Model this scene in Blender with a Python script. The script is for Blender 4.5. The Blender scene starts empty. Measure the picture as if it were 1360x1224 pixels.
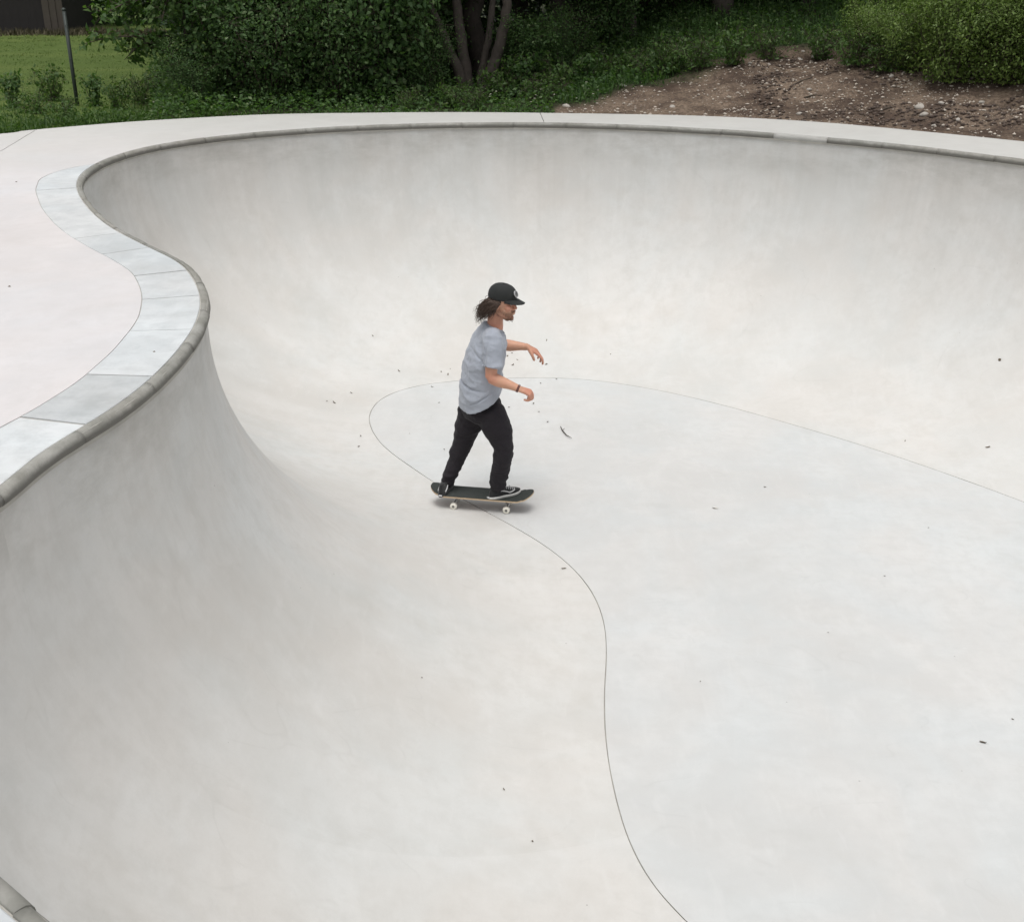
import bpy, bmesh, math, random
import numpy as np
from mathutils import Vector, Matrix, noise, Quaternion
from mathutils.bvhtree import BVHTree
random.seed(7); rng = np.random.default_rng(11)
sc = bpy.context.scene
COL = sc.collection
# ------------------------------------------------------------------ camera, world, sun, exposure
F_PX, PITCH, CAM_H, T = 1550.0, math.radians(23.5), 3.88, 2.2
cam_d = bpy.data.cameras.new('camera'); cam = bpy.data.objects.new('camera', cam_d); COL.objects.link(cam)
cam_d.sensor_width = 36.0; cam_d.lens = 36.0*F_PX/1360.0; cam_d.clip_start = 0.05; cam_d.clip_end = 1500
cam.location = (0, 0, CAM_H); cam.rotation_euler = (math.pi/2-PITCH, 0, 0); sc.camera = cam

w = bpy.data.worlds.new('World'); sc.world = w; w.use_nodes = True
nt = w.node_tree; nt.nodes.clear()
out = nt.nodes.new('ShaderNodeOutputWorld'); bg = nt.nodes.new('ShaderNodeBackground')
sky = nt.nodes.new('ShaderNodeTexSky'); sky.sky_type = 'NISHITA'; sky.sun_disc = False
SUN_EL, SUN_AZ = math.radians(77), math.radians(198)     # azimuth from +Y towards +X
sky.sun_elevation = SUN_EL; sky.sun_rotation = SUN_AZ; sky.dust_density = 4.0; sky.air_density = 1.0
hs = nt.nodes.new('ShaderNodeHueSaturation'); hs.inputs['Saturation'].default_value = 0.10
geo = nt.nodes.new('ShaderNodeNewGeometry'); sx = nt.nodes.new('ShaderNodeSeparateXYZ')
mr = nt.nodes.new('ShaderNodeMapRange')   # overcast sky: brighter overhead than at the horizon
mr.inputs['From Min'].default_value = 0.0; mr.inputs['From Max'].default_value = 1.0
mr.inputs['To Min'].default_value = 0.90; mr.inputs['To Max'].default_value = 1.10
mul = nt.nodes.new('ShaderNodeVectorMath'); mul.operation = 'SCALE'
tc = nt.nodes.new('ShaderNodeTexCoord')
L = nt.links.new
L(tc.outputs['Generated'], sx.inputs[0]); L(sx.outputs['Z'], mr.inputs['Value'])
L(sky.outputs[0], hs.inputs['Color']); L(hs.outputs[0], mul.inputs[0]); L(mr.outputs[0], mul.inputs['Scale'])
L(mul.outputs[0], bg.inputs['Color']); bg.inputs['Strength'].default_value = 0.13
L(bg.outputs[0], out.inputs['Surface'])

sd = bpy.data.lights.new('sun', 'SUN'); sd.energy = 0.8; sd.angle = math.radians(32); sd.color = (1.0, 0.965, 0.92)
sun = bpy.data.objects.new('sun', sd); COL.objects.link(sun)
sdir = Vector((math.sin(SUN_AZ)*math.cos(SUN_EL), math.cos(SUN_AZ)*math.cos(SUN_EL), math.sin(SUN_EL)))
sun.rotation_euler = sdir.to_track_quat('Z', 'Y').to_euler(); sun.location = (0, 0, 30)
sc.view_settings.view_transform = 'Standard'; sc.view_settings.look = 'None'
sc.view_settings.exposure = 0.36; sc.view_settings.gamma = 1.0; sc.view_settings.use_curve_mapping = False

# ------------------------------------------------------------------ helpers
def ray(px, py):
    x = (px-680)/F_PX; y = (py-612)/F_PX
    return Vector((x, math.cos(PITCH)-y*math.sin(PITCH), -math.sin(PITCH)-y*math.cos(PITCH)))
def on_z(px, py, z):
    d = ray(px, py); t = (z-CAM_H)/d.z; return Vector((0, 0, CAM_H))+d*t
def on_y(px, py, Y):
    d = ray(px, py); return Vector((0, 0, CAM_H))+d*(Y/d.y)
def x_at(px, Y, z=2.6):
    return (px-680)/F_PX*(Y*math.cos(PITCH)+(CAM_H-z)*math.sin(PITCH))

def obj(name, verts, faces, mat, parent=None, smooth=False, uvs=None):
    me = bpy.data.meshes.new(name)
    me.from_pydata([tuple(v) for v in verts], [], [tuple(f) for f in faces])
    me.update()
    if smooth: me.polygons.foreach_set('use_smooth', [True]*len(me.polygons))
    if mat is not None: me.materials.append(mat)
    if uvs is not None:
        uvl = me.uv_layers.new(name='UVMap')
        vi = np.empty(len(me.loops), dtype=np.int32); me.loops.foreach_get('vertex_index', vi)
        uvl.data.foreach_set('uv', np.asarray(uvs, dtype=np.float32)[vi].ravel())
    o = bpy.data.objects.new(name, me); COL.objects.link(o)
    if parent is not None: o.parent = parent
    return o
def np_mesh(name, V, Fc, mat, parent=None, smooth=False):
    """fast path: V (n,3), Fc (m,k) equal-length faces"""
    me = bpy.data.meshes.new(name); n, (m, k) = len(V), Fc.shape
    me.vertices.add(n); me.vertices.foreach_set('co', np.asarray(V, dtype=np.float32).ravel())
    me.loops.add(m*k); me.loops.foreach_set('vertex_index', Fc.astype(np.int32).ravel())
    me.polygons.add(m); me.polygons.foreach_set('loop_start', np.arange(0, m*k, k, dtype=np.int32))
    me.polygons.foreach_set('loop_total', np.full(m, k, dtype=np.int32))
    me.update(calc_edges=True)
    if smooth: me.polygons.foreach_set('use_smooth', [True]*m)
    me.materials.append(mat)
    o = bpy.data.objects.new(name, me); COL.objects.link(o)
    if parent is not None: o.parent = parent
    return o
def empty(name, loc=(0, 0, 0), rz=0.0):
    o = bpy.data.objects.new(name, None); COL.objects.link(o); o.location = loc; o.rotation_euler = (0, 0, rz)
    o.empty_display_size = 0.2
    return o
def tag(o, label=None, cat=None, group=None, kind=None):
    if label: o['label'] = label
    if cat: o['category'] = cat
    if group: o['group'] = group
    if kind: o['kind'] = kind
    return o
def copy_tree(o, parent=None):
    c = o.copy(); COL.objects.link(c); c.parent = parent
    for ch in list(o.children): copy_tree(ch, c)
    return c

# ------------------------------------------------------------------ materials
def new_mat(name):
    m = bpy.data.materials.new(name); m.use_nodes = True; t = m.node_tree
    return m, t, t.nodes['Principled BSDF']
def N(t, typ, **kw):
    n = t.nodes.new(typ)
    for k, v in kw.items():
        if k in n.inputs: n.inputs[k].default_value = v
        else: setattr(n, k, v)
    return n
def mixc(t, fac, a, b, blend='MIX'):
    n = t.nodes.new('ShaderNodeMix'); n.data_type = 'RGBA'; n.blend_type = blend
    for sock, v in ((n.inputs['Factor'], fac), (n.inputs['A'], a), (n.inputs['B'], b)):
        pass
    def put(idx, v):
        s = n.inputs[idx]
        if hasattr(v, 'is_linked') or isinstance(v, bpy.types.NodeSocket): t.links.new(v, s)
        else: s.default_value = v if idx == 0 else (v[0], v[1], v[2], 1.0)
    put(0, fac); put(6, a); put(7, b)
    return n.outputs[2]
def ramp(t, fac, stops):
    n = t.nodes.new('ShaderNodeValToRGB'); t.links.new(fac, n.inputs[0])
    cr = n.color_ramp
    while len(cr.elements) < len(stops): cr.elements.new(0.5)
    for e, (p, c) in zip(cr.elements, stops):
        e.position = p; e.color = (c, c, c, 1) if not isinstance(c, tuple) else (*c, 1)
    return n.outputs[0]
def noise_n(t, vec, scale, detail=4, rough=0.55, dist=0.0):
    n = t.nodes.new('ShaderNodeTexNoise'); n.inputs['Scale'].default_value = scale
    n.inputs['Detail'].default_value = detail; n.inputs['Roughness'].default_value = rough
    n.inputs['Distortion'].default_value = dist
    if vec is not None: t.links.new(vec, n.inputs['Vector'])
    return n.outputs['Fac']
def mapping(t, src, scale=(1, 1, 1), rot=(0, 0, 0), loc=(0, 0, 0)):
    n = t.nodes.new('ShaderNodeMapping'); n.inputs['Scale'].default_value = scale
    n.inputs['Rotation'].default_value = rot; n.inputs['Location'].default_value = loc
    t.links.new(src, n.inputs['Vector']); return n.outputs[0]
def math_n(t, op, a, b=None, clamp=False):
    n = t.nodes.new('ShaderNodeMath'); n.operation = op; n.use_clamp = clamp
    for i, v in enumerate((a, b)):
        if v is None: continue
        if isinstance(v, (int, float)): n.inputs[i].default_value = v
        else: t.links.new(v, n.inputs[i])
    return n.outputs[0]
def bump(t, h, strength, dist, bsdf):
    b = t.nodes.new('ShaderNodeBump'); b.inputs['Strength'].default_value = strength
    b.inputs['Distance'].default_value = dist; t.links.new(h, b.inputs['Height'])
    t.links.new(b.outputs[0], bsdf.inputs['Normal'])

def concrete(name, base, dark, light, streaks=False, grain=0.06, rough=0.62, scuff=0.5):
    m, t, b = new_mat(name)
    g = t.nodes.new('ShaderNodeNewGeometry').outputs['Position']
    big = noise_n(t, mapping(t, g, (0.45, 0.45, 0.45)), 1.0, 3, 0.5, 0.4)
    mid = noise_n(t, g, 2.3, 4, 0.62, 0.5)
    mot = noise_n(t, g, 9.0, 4, 0.68)
    fine = noise_n(t, g, 120.0, 2, 0.7)
    c = mixc(t, ramp(t, big, [(0.33, 0.0), (0.67, 1.0)]), dark, base)
    c = mixc(t, ramp(t, mid, [(0.42, 0.0), (0.78, 0.65)]), c, light)
    c = mixc(t, ramp(t, mot, [(0.33, 0.62), (0.56, 0.0)]), c, dark)
    smg = noise_n(t, mapping(t, g, (1, 1, 1), loc=(5, 2, 9)), 1.35, 4, 0.7)
    c = mixc(t, ramp(t, smg, [(0.56, 0.0), (0.76, 0.42)]), c, (dark[0]*0.86, dark[1]*0.85, dark[2]*0.82))
    # warm / cool drift of the cement
    hue = noise_n(t, mapping(t, g, (1, 1, 1), loc=(9, 4, 2)), 0.9, 3, 0.6, 0.5)
    c = mixc(t, 1.0, c, mixc(t, ramp(t, hue, [(0.38, 0.0), (0.62, 1.0)]), (0.97, 0.995, 1.005), (0.995, 0.988, 0.978)), 'MULTIPLY')
    # trowel arcs
    tr = noise_n(t, mapping(t, g, (2.6, 8.0, 4.0), (0, 0, 0.5)), 1.6, 3, 0.6, 0.6)
    c = mixc(t, ramp(t, tr, [(0.52, 0.0), (0.75, 0.35)]), c, dark)
    tr2 = noise_n(t, mapping(t, g, (9.0, 2.4, 4.0), (0, 0, -0.3), (3, 3, 0)), 1.5, 3, 0.6, 0.6)
    c = mixc(t, ramp(t, tr2, [(0.55, 0.0), (0.78, 0.28)]), c, light)
    if streaks:
        uv = t.nodes.new('ShaderNodeUVMap').outputs[0]
        sp = t.nodes.new('ShaderNodeSeparateXYZ'); t.links.new(uv, sp.inputs[0])
        st = noise_n(t, mapping(t, uv, (4.5, 0.7, 1.0)), 1.0, 6, 0.68, 0.2)
        top = ramp(t, sp.outputs['Y'], [(0.0, 1.0), (0.18, 0.8), (0.60, 0.0)])   # run-off below the lip
        c = mixc(t, math_n(t, 'MULTIPLY', ramp(t, st, [(0.46, 0.0), (0.72, 0.30)]), top), c, (dark[0]*0.72, dark[1]*0.72, dark[2]*0.70))
        st2 = noise_n(t, mapping(t, uv, (1.1, 0.25, 1.0), loc=(3, 1, 0)), 1.0, 3, 0.5)
        c = mixc(t, ramp(t, st2, [(0.5, 0.0), (0.72, 0.30)]), c, light)
        gr = noise_n(t, mapping(t, uv, (2.2, 16.0, 1.0), loc=(1, 7, 0)), 1.0, 6, 0.7, 0.1)
        edge = ramp(t, sp.outputs['Y'], [(0.0, 1.0), (0.055, 0.75), (0.13, 0.0)])
        c = mixc(t, math_n(t, 'MULTIPLY', ramp(t, gr, [(0.42, 0.0), (0.7, 0.6)]), edge), c, (dark[0]*0.6, dark[1]*0.6, dark[2]*0.57))
    if scuff:
        n1 = noise_n(t, mapping(t, g, (1.0, 1.6, 1.0), (0.3, 0.2, 0.9)), 1.1, 1.5, 0.4, 1.6)
        line = math_n(t, 'SUBTRACT', 1.0, math_n(t, 'MULTIPLY', math_n(t, 'ABSOLUTE', math_n(t, 'SUBTRACT', n1, 0.53)), 75.0), True)
        msk = ramp(t, noise_n(t, g, 3.1, 3, 0.6), [(0.51, 0.0), (0.60, 1.0)])
        c = mixc(t, math_n(t, 'MULTIPLY', math_n(t, 'MULTIPLY', line, msk), scuff*0.20), c, (dark[0]*0.62, dark[1]*0.62, dark[2]*0.6))
        # tyre-rubber specks and pits
        v = t.nodes.new('ShaderNodeTexVoronoi'); v.inputs['Scale'].default_value = 9.0; t.links.new(g, v.inputs['Vector'])
        wh = t.nodes.new('ShaderNodeSeparateColor'); t.links.new(v.outputs['Color'], wh.inputs[0])
        pit = math_n(t, 'MULTIPLY', math_n(t, 'LESS_THAN', v.outputs['Distance'], 0.045), math_n(t, 'GREATER_THAN', wh.outputs[0], 0.965))
        c = mixc(t, math_n(t, 'MULTIPLY', pit, 0.40), c, (0.12, 0.11, 0.10))
    c = mixc(t, math_n(t, 'MULTIPLY', fine, grain*2), c, (dark[0]*0.55, dark[1]*0.55, dark[2]*0.55))
    t.links.new(c, b.inputs['Base Color'])
    r = ramp(t, mid, [(0.3, rough-0.09), (0.7, rough+0.10)]); t.links.new(r, b.inputs['Roughness'])
    b.inputs['Specular IOR Level'].default_value = 0.35
    h = math_n(t, 'ADD', math_n(t, 'MULTIPLY', mot, 0.5), math_n(t, 'MULTIPLY', fine, 0.12))
    h = math_n(t, 'ADD', h, math_n(t, 'MULTIPLY', tr, 0.8))
    bump(t, h, 0.35, 0.004, b)
    return m
def plain(name, col, rough=0.6, metal=0.0, var=0.12, scale=30.0, bmp=0.0, spec=0.5, sheen=0.0):
    m, t, b = new_mat(name)
    g = t.nodes.new('ShaderNodeTexCoord').outputs['Object']
    n = noise_n(t, g, scale, 4, 0.6)
    lo = tuple(x*(1-var) for x in col); hi = tuple(min(1, x*(1+var)) for x in col)
    t.links.new(mixc(t, n, lo, hi), b.inputs['Base Color'])
    b.inputs['Roughness'].default_value = rough; b.inputs['Metallic'].default_value = metal
    b.inputs['Specular IOR Level'].default_value = spec
    if sheen: b.inputs['Sheen Weight'].default_value = sheen
    if bmp: bump(t, n, bmp, 0.01, b)
    return m
def leaf_mat(name, lo, hi, pale, trans=0.35):
    m, t, b = new_mat(name)
    g = t.nodes.new('ShaderNodeNewGeometry')
    oi = t.nodes.new('ShaderNodeObjectInfo')
    c = mixc(t, g.outputs['Random Per Island'], lo, hi)
    c = mixc(t, ramp(t, g.outputs['Random Per Island'], [(0.90, 0.0), (1.0, 0.75)]), c, pale)
    c = mixc(t, math_n(t, 'MULTIPLY', oi.outputs['Random'], 0.22), c, lo)
    big = noise_n(t, g.outputs['Position'], 1.6, 3, 0.6)
    c = mixc(t, ramp(t, big, [(0.42, 0.30), (0.6, 0.0)]), c, lo)
    t.links.new(c, b.inputs['Base Color']); b.inputs['Roughness'].default_value = 0.5
    b.inputs['Specular IOR Level'].default_value = 0.35
    tr = t.nodes.new('ShaderNodeBsdfTranslucent')
    t.links.new(mixc(t, 1.0, c, (1.1, 1.35, 0.5), 'MULTIPLY'), tr.inputs['Color'])
    mx = t.nodes.new('ShaderNodeMixShader'); mx.inputs[0].default_value = trans
    o = t.nodes['Material Output']
    t.links.new(b.outputs[0], mx.inputs[1]); t.links.new(tr.outputs[0], mx.inputs[2]); t.links.new(mx.outputs[0], o.inputs['Surface'])
    return m

M = {}
M['wall'] = concrete('bowl_wall_concrete', (0.626, 0.614, 0.593), (0.556, 0.541, 0.515), (0.666, 0.657, 0.640), True)
M['floor'] = concrete('bowl_floor_concrete', (0.602, 0.602, 0.594), (0.545, 0.543, 0.533), (0.65, 0.65, 0.642))
M['deck'] = concrete('deck_concrete', (0.64, 0.612, 0.612), (0.585, 0.558, 0.552), (0.68, 0.655, 0.655), scuff=0.25)
M['slab_light'] = concrete('pale_slab_concrete', (0.635, 0.65, 0.655), (0.47, 0.485, 0.49), (0.70, 0.71, 0.715), scuff=0.0)
M['slab_grey'] = concrete('grey_slab_concrete', (0.51, 0.525, 0.53), (0.38, 0.395, 0.40), (0.60, 0.61, 0.615), scuff=0.0)
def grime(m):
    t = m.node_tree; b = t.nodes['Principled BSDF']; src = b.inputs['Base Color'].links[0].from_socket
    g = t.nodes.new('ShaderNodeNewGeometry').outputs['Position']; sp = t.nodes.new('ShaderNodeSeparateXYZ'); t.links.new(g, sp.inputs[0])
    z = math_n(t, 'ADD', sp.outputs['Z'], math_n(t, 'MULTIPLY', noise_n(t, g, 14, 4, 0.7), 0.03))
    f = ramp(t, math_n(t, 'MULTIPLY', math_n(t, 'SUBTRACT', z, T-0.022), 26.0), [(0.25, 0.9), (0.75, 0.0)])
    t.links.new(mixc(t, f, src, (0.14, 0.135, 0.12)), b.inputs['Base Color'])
M['coping_pale'] = plain('patched_lip_concrete', (0.37, 0.365, 0.345), 0.8, var=0.15, scale=12)
M['joint'] = plain('joint_mortar', (0.40, 0.385, 0.35), 0.9, var=0.4, scale=6)
M['coping'] = concrete('coping_concrete', (0.34, 0.33, 0.30), (0.20, 0.195, 0.17), (0.50, 0.485, 0.46), rough=0.7, grain=0.15, scuff=0.0)
grime(M['coping'])
def far_greyed(m):      # greyer towards the far side and the right, with a noisy edge
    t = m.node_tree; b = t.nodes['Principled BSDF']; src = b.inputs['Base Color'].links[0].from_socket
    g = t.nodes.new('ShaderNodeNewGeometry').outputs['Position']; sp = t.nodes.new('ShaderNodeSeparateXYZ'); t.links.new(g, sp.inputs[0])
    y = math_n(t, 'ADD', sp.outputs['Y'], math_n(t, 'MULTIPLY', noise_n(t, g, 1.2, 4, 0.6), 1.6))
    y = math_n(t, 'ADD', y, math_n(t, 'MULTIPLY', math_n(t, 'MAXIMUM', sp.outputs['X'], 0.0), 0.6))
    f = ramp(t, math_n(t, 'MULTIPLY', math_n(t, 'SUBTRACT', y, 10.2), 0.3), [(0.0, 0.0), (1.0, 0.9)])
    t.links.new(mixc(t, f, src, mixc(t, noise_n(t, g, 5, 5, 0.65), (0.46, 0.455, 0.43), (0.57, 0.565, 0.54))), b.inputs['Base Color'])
far_greyed(M['deck'])
M['groove'] = plain('joint_dirt', (0.36, 0.345, 0.315), 0.95, var=0.5, scale=4)
M['leaf_dark'] = leaf_mat('dark_shrub_leaf', (0.048, 0.100, 0.034), (0.120, 0.205, 0.062), (0.30, 0.36, 0.20), 0.45)
M['leaf_mid'] = leaf_mat('green_leaf', (0.042, 0.090, 0.020), (0.105, 0.180, 0.042), (0.20, 0.26, 0.10))
M['leaf_light'] = leaf_mat('light_bush_leaf', (0.105, 0.165, 0.036), (0.22, 0.305, 0.085), (0.24, 0.28, 0.12))
M['leaf_wood'] = leaf_mat('wood_leaf', (0.034, 0.058, 0.034), (0.065, 0.105, 0.050), (0.12, 0.16, 0.08), 0.3)
M['grass_blade'] = leaf_mat('grass_blade', (0.070, 0.115, 0.025), (0.130, 0.180, 0.045), (0.24, 0.24, 0.11), 0.25)
M['bark'] = plain('bark', (0.085, 0.070, 0.060), 0.9, var=0.5, scale=14, bmp=0.8)
M['twig'] = plain('twig_bark', (0.07, 0.055, 0.04), 0.9, var=0.3)
M['flower'] = plain('petal', (0.75, 0.72, 0.60), 0.7, var=0.1)
M['stone'] = plain('pale_stone', (0.38, 0.35, 0.31), 0.85, var=0.35, scale=9, bmp=0.3)
M['gravel'] = plain('gravel', (0.44, 0.39, 0.33), 0.9, var=0.65, scale=7, bmp=0.3)
M['post'] = plain('dark_painted_steel', (0.035, 0.045, 0.040), 0.55, metal=0.2, var=0.3)
M['debris'] = plain('dry_leaf', (0.10, 0.075, 0.045), 0.85, var=0.4)
M['debris_pale'] = plain('pale_chip', (0.62, 0.60, 0.55), 0.8)

# ------------------------------------------------------------------ bowl outline (metres, plan view)
KEYS = [  # rim point, floor-joint point
 ((-1.74,3.59),(.55,4.38)),((-1.72,3.95),(.51,4.70)),((-1.62,4.25),(.50,5.05)),((-1.54,4.68),(.51,5.42)),((-1.52,5.26),(.56,5.90)),
 ((-1.57,5.76),(.61,6.42)),((-1.68,6.2),(.47,7.08)),((-1.93,6.79),(-.02,7.76)),((-2.27,7.25),(-.45,8.25)),((-2.68,7.82),(-.86,8.84)),
 ((-3.08,8.54),(-1.12,9.27)),((-3.43,9.36),(-1.27,9.70)),((-3.59,10.06),(-1.31,10.02)),((-3.58,10.78),(-1.26,10.37)),((-3.36,11.46),(-1.1,10.62)),
 ((-2.87,12.07),(-.88,10.79)),((-2.2,12.52),(-.62,10.89)),((-1.44,12.83),(-.33,10.96)),((-.24,13.03),(.12,11.0)),((.97,12.91),(.7,10.96)),
 ((2.11,12.52),(1.32,10.70)),((2.92,12.05),(1.9,10.30)),((3.75,11.42),(2.5,9.76)),((4.53,10.57),(3.08,9.19)),((5.3,9.62),(3.62,8.56)),
 ((6.1,8.5),(4.1,7.92)),((7.1,7.0),(4.85,6.8)),((7.4,5.3),(5.1,5.5)),((7.0,3.7),(4.9,4.5)),((6.0,2.2),(4.4,3.7)),((4.6,1.2),(3.7,3.1)),
 ((3.0,.8),(2.8,2.85)),((1.6,.8),(1.9,2.95)),((.4,1.05),(1.3,3.25)),((-.4,1.345),(1.05,3.5)),((-.955,1.724),(.90,3.68)),((-1.357,2.076),(.80,3.82)),
 ((-1.68,2.45),(.73,3.93)),((-1.85,2.85),(.66,4.05)),((-1.84,3.22),(.60,4.20))]
def crom(P, k=40):
    P = np.asarray(P, float); n = len(P); o = []
    for i in range(n):
        a, b, c, d = P[i-1], P[i], P[(i+1) % n], P[(i+2) % n]
        for j in range(k):
            u = j/k
            o.append(0.5*((2*b)+(c-a)*u+(2*a-5*b+4*c-d)*u*u+(3*b-a-3*c+d)*u**3))
    return np.array(o)
def gsm(P, sig):
    n = len(P); r = int(sig*3)+1; k = np.exp(-0.5*(np.arange(-r, r+1)/sig)**2); k /= k.sum()
    return sum(k[j+r]*np.roll(P, -j, axis=0) for j in range(-r, r+1))
Rd, Fd = crom([k[0] for k in KEYS]), crom([k[1] for k in KEYS])
seg = np.linalg.norm(np.roll(Rd, -1, 0)-Rd, axis=1); S = np.concatenate([[0], np.cumsum(seg)]); PER = S[-1]
NS = 640
ss = np.arange(NS)*PER/NS
def samp(P):
    Q = np.vstack([P, P[:1]]); return np.stack([np.interp(ss, S, Q[:, 0]), np.interp(ss, S, Q[:, 1])], 1)
RIM, FLO = gsm(samp(Rd), 2.6), gsm(samp(Fd), 5.0)
DS = PER/NS
def normals(P):      # pointing into the pool (curve runs clockwise)
    tg = np.roll(P, -1, 0)-np.roll(P, 1, 0); tg /= np.linalg.norm(tg, axis=1)[:, None]
    return np.stack([tg[:, 1], -tg[:, 0]], 1)
RN, FN = normals(RIM), normals(FLO)
def s_of(x, y):
    return int(np.argmin(np.hypot(RIM[:, 0]-x, RIM[:, 1]-y)))

# ---- wall
bowl = empty('skate_bowl'); tag(bowl, 'smooth pale concrete skate bowl with curving walls, stone lip and surrounding deck', 'skate bowl')
G = 0.0033
rows = []; vcoord = []
ZT, ZV = T-0.04, T-0.15
rows.append(np.column_stack([RIM, np.full(NS, ZT)])); vcoord.append(0.0)
NT = 36
for j in range(NT+1):
    th = j/NT*math.pi/2
    f = 1-math.cos(th)
    base = RIM+(FLO+(-FN)*G-RIM)*f
    rows.append(np.column_stack([base, np.full(NS, ZV*(1-math.sin(th)))]))
    vcoord.append((0.11+2.2*th)/3.6)
def loop_strip(rows, vc=None):
    V = np.vstack(rows); n = NS; k = len(rows); i = np.arange(n); fs = []
    for r in range(k-1):
        a = r*n+i; b = r*n+(i+1) % n; fs.append(np.stack([a, b, b+n, a+n], 1))
    return V, np.vstack(fs)
# hand-trowelled unevenness
for r in range(3, len(rows)-2):
    for i in range(NS):
        p = rows[r][i]; a = 0.006*noise.noise(Vector((p[0]*1.3, p[1]*1.3, p[2]*1.3)))
        rows[r][i, 0] += RN[i, 0]*a; rows[r][i, 1] += RN[i, 1]*a; rows[r][i, 2] += a*0.6
# explicit seam column so the UV does not wrap
rows2 = [np.vstack([r, r[:1]]) for r in rows]
n1 = NS+1; V = np.vstack(rows2); i = np.arange(NS); fs = []
for r in range(len(rows2)-1):
    a = r*n1+i; fs.append(np.stack([a, a+1, a+1+n1, a+n1], 1))
UV = np.vstack([np.column_stack([np.append(ss, PER), np.full(n1, vcoord[r])]) for r in range(len(rows2))])
wall = obj('bowl_wall', V, np.vstack(fs), M['wall'], bowl, True, UV)
# ---- dirty control joint between wall and floor
gw = np.array([0.85+1.1*noise.noise(Vector((s*2.3, 3, 1))) for s in ss])[:, None]
inner = FLO+FN*G*gw
jr = [np.column_stack([FLO-FN*G, np.full(NS, 0.0)]), np.column_stack([FLO-FN*G, np.full(NS, -0.006)]),
      np.column_stack([inner, np.full(NS, -0.006)]), np.column_stack([inner, np.full(NS, 0.0)])]
Vj, Fj = loop_strip(jr); obj('floor_joint', Vj, Fj, M['groove'], bowl)
obj('bowl_floor', np.column_stack([inner, np.zeros(NS)]), [list(range(NS))[::-1]], M['floor'], bowl)

# ---- deck widths
W_C = 0.022
sl_start = s_of(-3.62, 10.35); sl_end = s_of(0.2, 1.12)
def slab_idx(i):   # distance along rim (m) from the first slab, walking back towards the viewer
    return ((sl_start-i) % NS)*DS
SL_LEN = slab_idx(sl_end)
SLW = np.zeros(NS)
for i in range(NS):
    d = slab_idx(i)
    if d <= SL_LEN:
        e = min(d/0.75, 1.0, (SL_LEN-d)/0.4)
        SLW[i] = 0.30*math.sin(max(0, e)*math.pi/2)**0.8 + 0.006*noise.noise(Vector((d*3, 0, 0)))*min(1, e*3)
        SLW[i] = max(SLW[i], 0)
# joints of the slabs, as seen in the photograph
jp = [(99, 250), (145, 310), (203, 328), (240, 359), (260, 392), (249, 438), (190, 500), (88, 559)]
cuts = [0.0]+[slab_idx(s_of(*on_z(px, py, T)[:2])) for px, py in jp]
cuts = sorted(cuts)
while cuts[-1]+0.62 < SL_LEN: cuts.append(cuts[-1]+0.62)
cuts.append(SL_LEN)
def rim_at(d_idx):       # fractional sample
    i0 = int(math.floor(d_idx)) % NS; i1 = (i0+1) % NS; f = d_idx-math.floor(d_idx)
    nn = RN[i0]*(1-f)+RN[i1]*f
    return RIM[i0]*(1-f)+RIM[i1]*f, nn/np.linalg.norm(nn), SLW[i0]*(1-f)+SLW[i1]*f
GAP = 0.006
for a, b in zip(cuts[:-1], cuts[1:]):
    k = max(4, int((b-a)/0.06)); V = []; Fc = []; dz = random.uniform(-0.001, 0.002)
    for q in range(k+1):
        d = a+GAP+(b-a-2*GAP)*q/k
        skew = (random.random()-0.5)*0.0
        p, n, wd = rim_at(sl_start-d/DS)
        wd = max(wd, 0.012)
        for o_, z_ in ((-W_C-0.004, T-0.06), (-W_C-0.004, T-0.002+dz), (-W_C-0.007, T+dz), (-W_C-wd+0.0045, T+dz), (-W_C-wd+0.0025, T-0.002+dz), (-W_C-wd+0.0025, T-0.06)):
            V.append((p[0]+n[0]*o_, p[1]+n[1]*o_, z_))
    for q in range(k):
        for r in range(5):
            c = q*6+r; Fc.append((c, c+1, c+7, c+6))
    Fc.append([0, 1, 2, 3, 4, 5][::-1]); Fc.append([k*6+r for r in range(6)])
    mid = (a+b)/2
    grey = 0.1 < 0 or (len(cuts) and abs(cuts.index(a)-7) == 0)
    sl = obj('edge_slab', V, Fc, M['slab_grey'] if grey else M['slab_light'], bowl)
    if grey: sl['label'] = 'darker grey edge slab with worn corner'
# mortar bed under slabs and coping joints
mb = [np.column_stack([RIM-RN*(W_C+np.maximum(SLW, 0)+0.006)[:, None], np.full(NS, T-0.004)]),
      np.column_stack([RIM+RN*0.012, np.full(NS, T-0.004)]), np.column_stack([RIM+RN*0.012, np.full(NS, T-0.066)])]
Vm, Fm = loop_strip(mb); obj('mortar', Vm, Fm, M['joint'], bowl)

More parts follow.
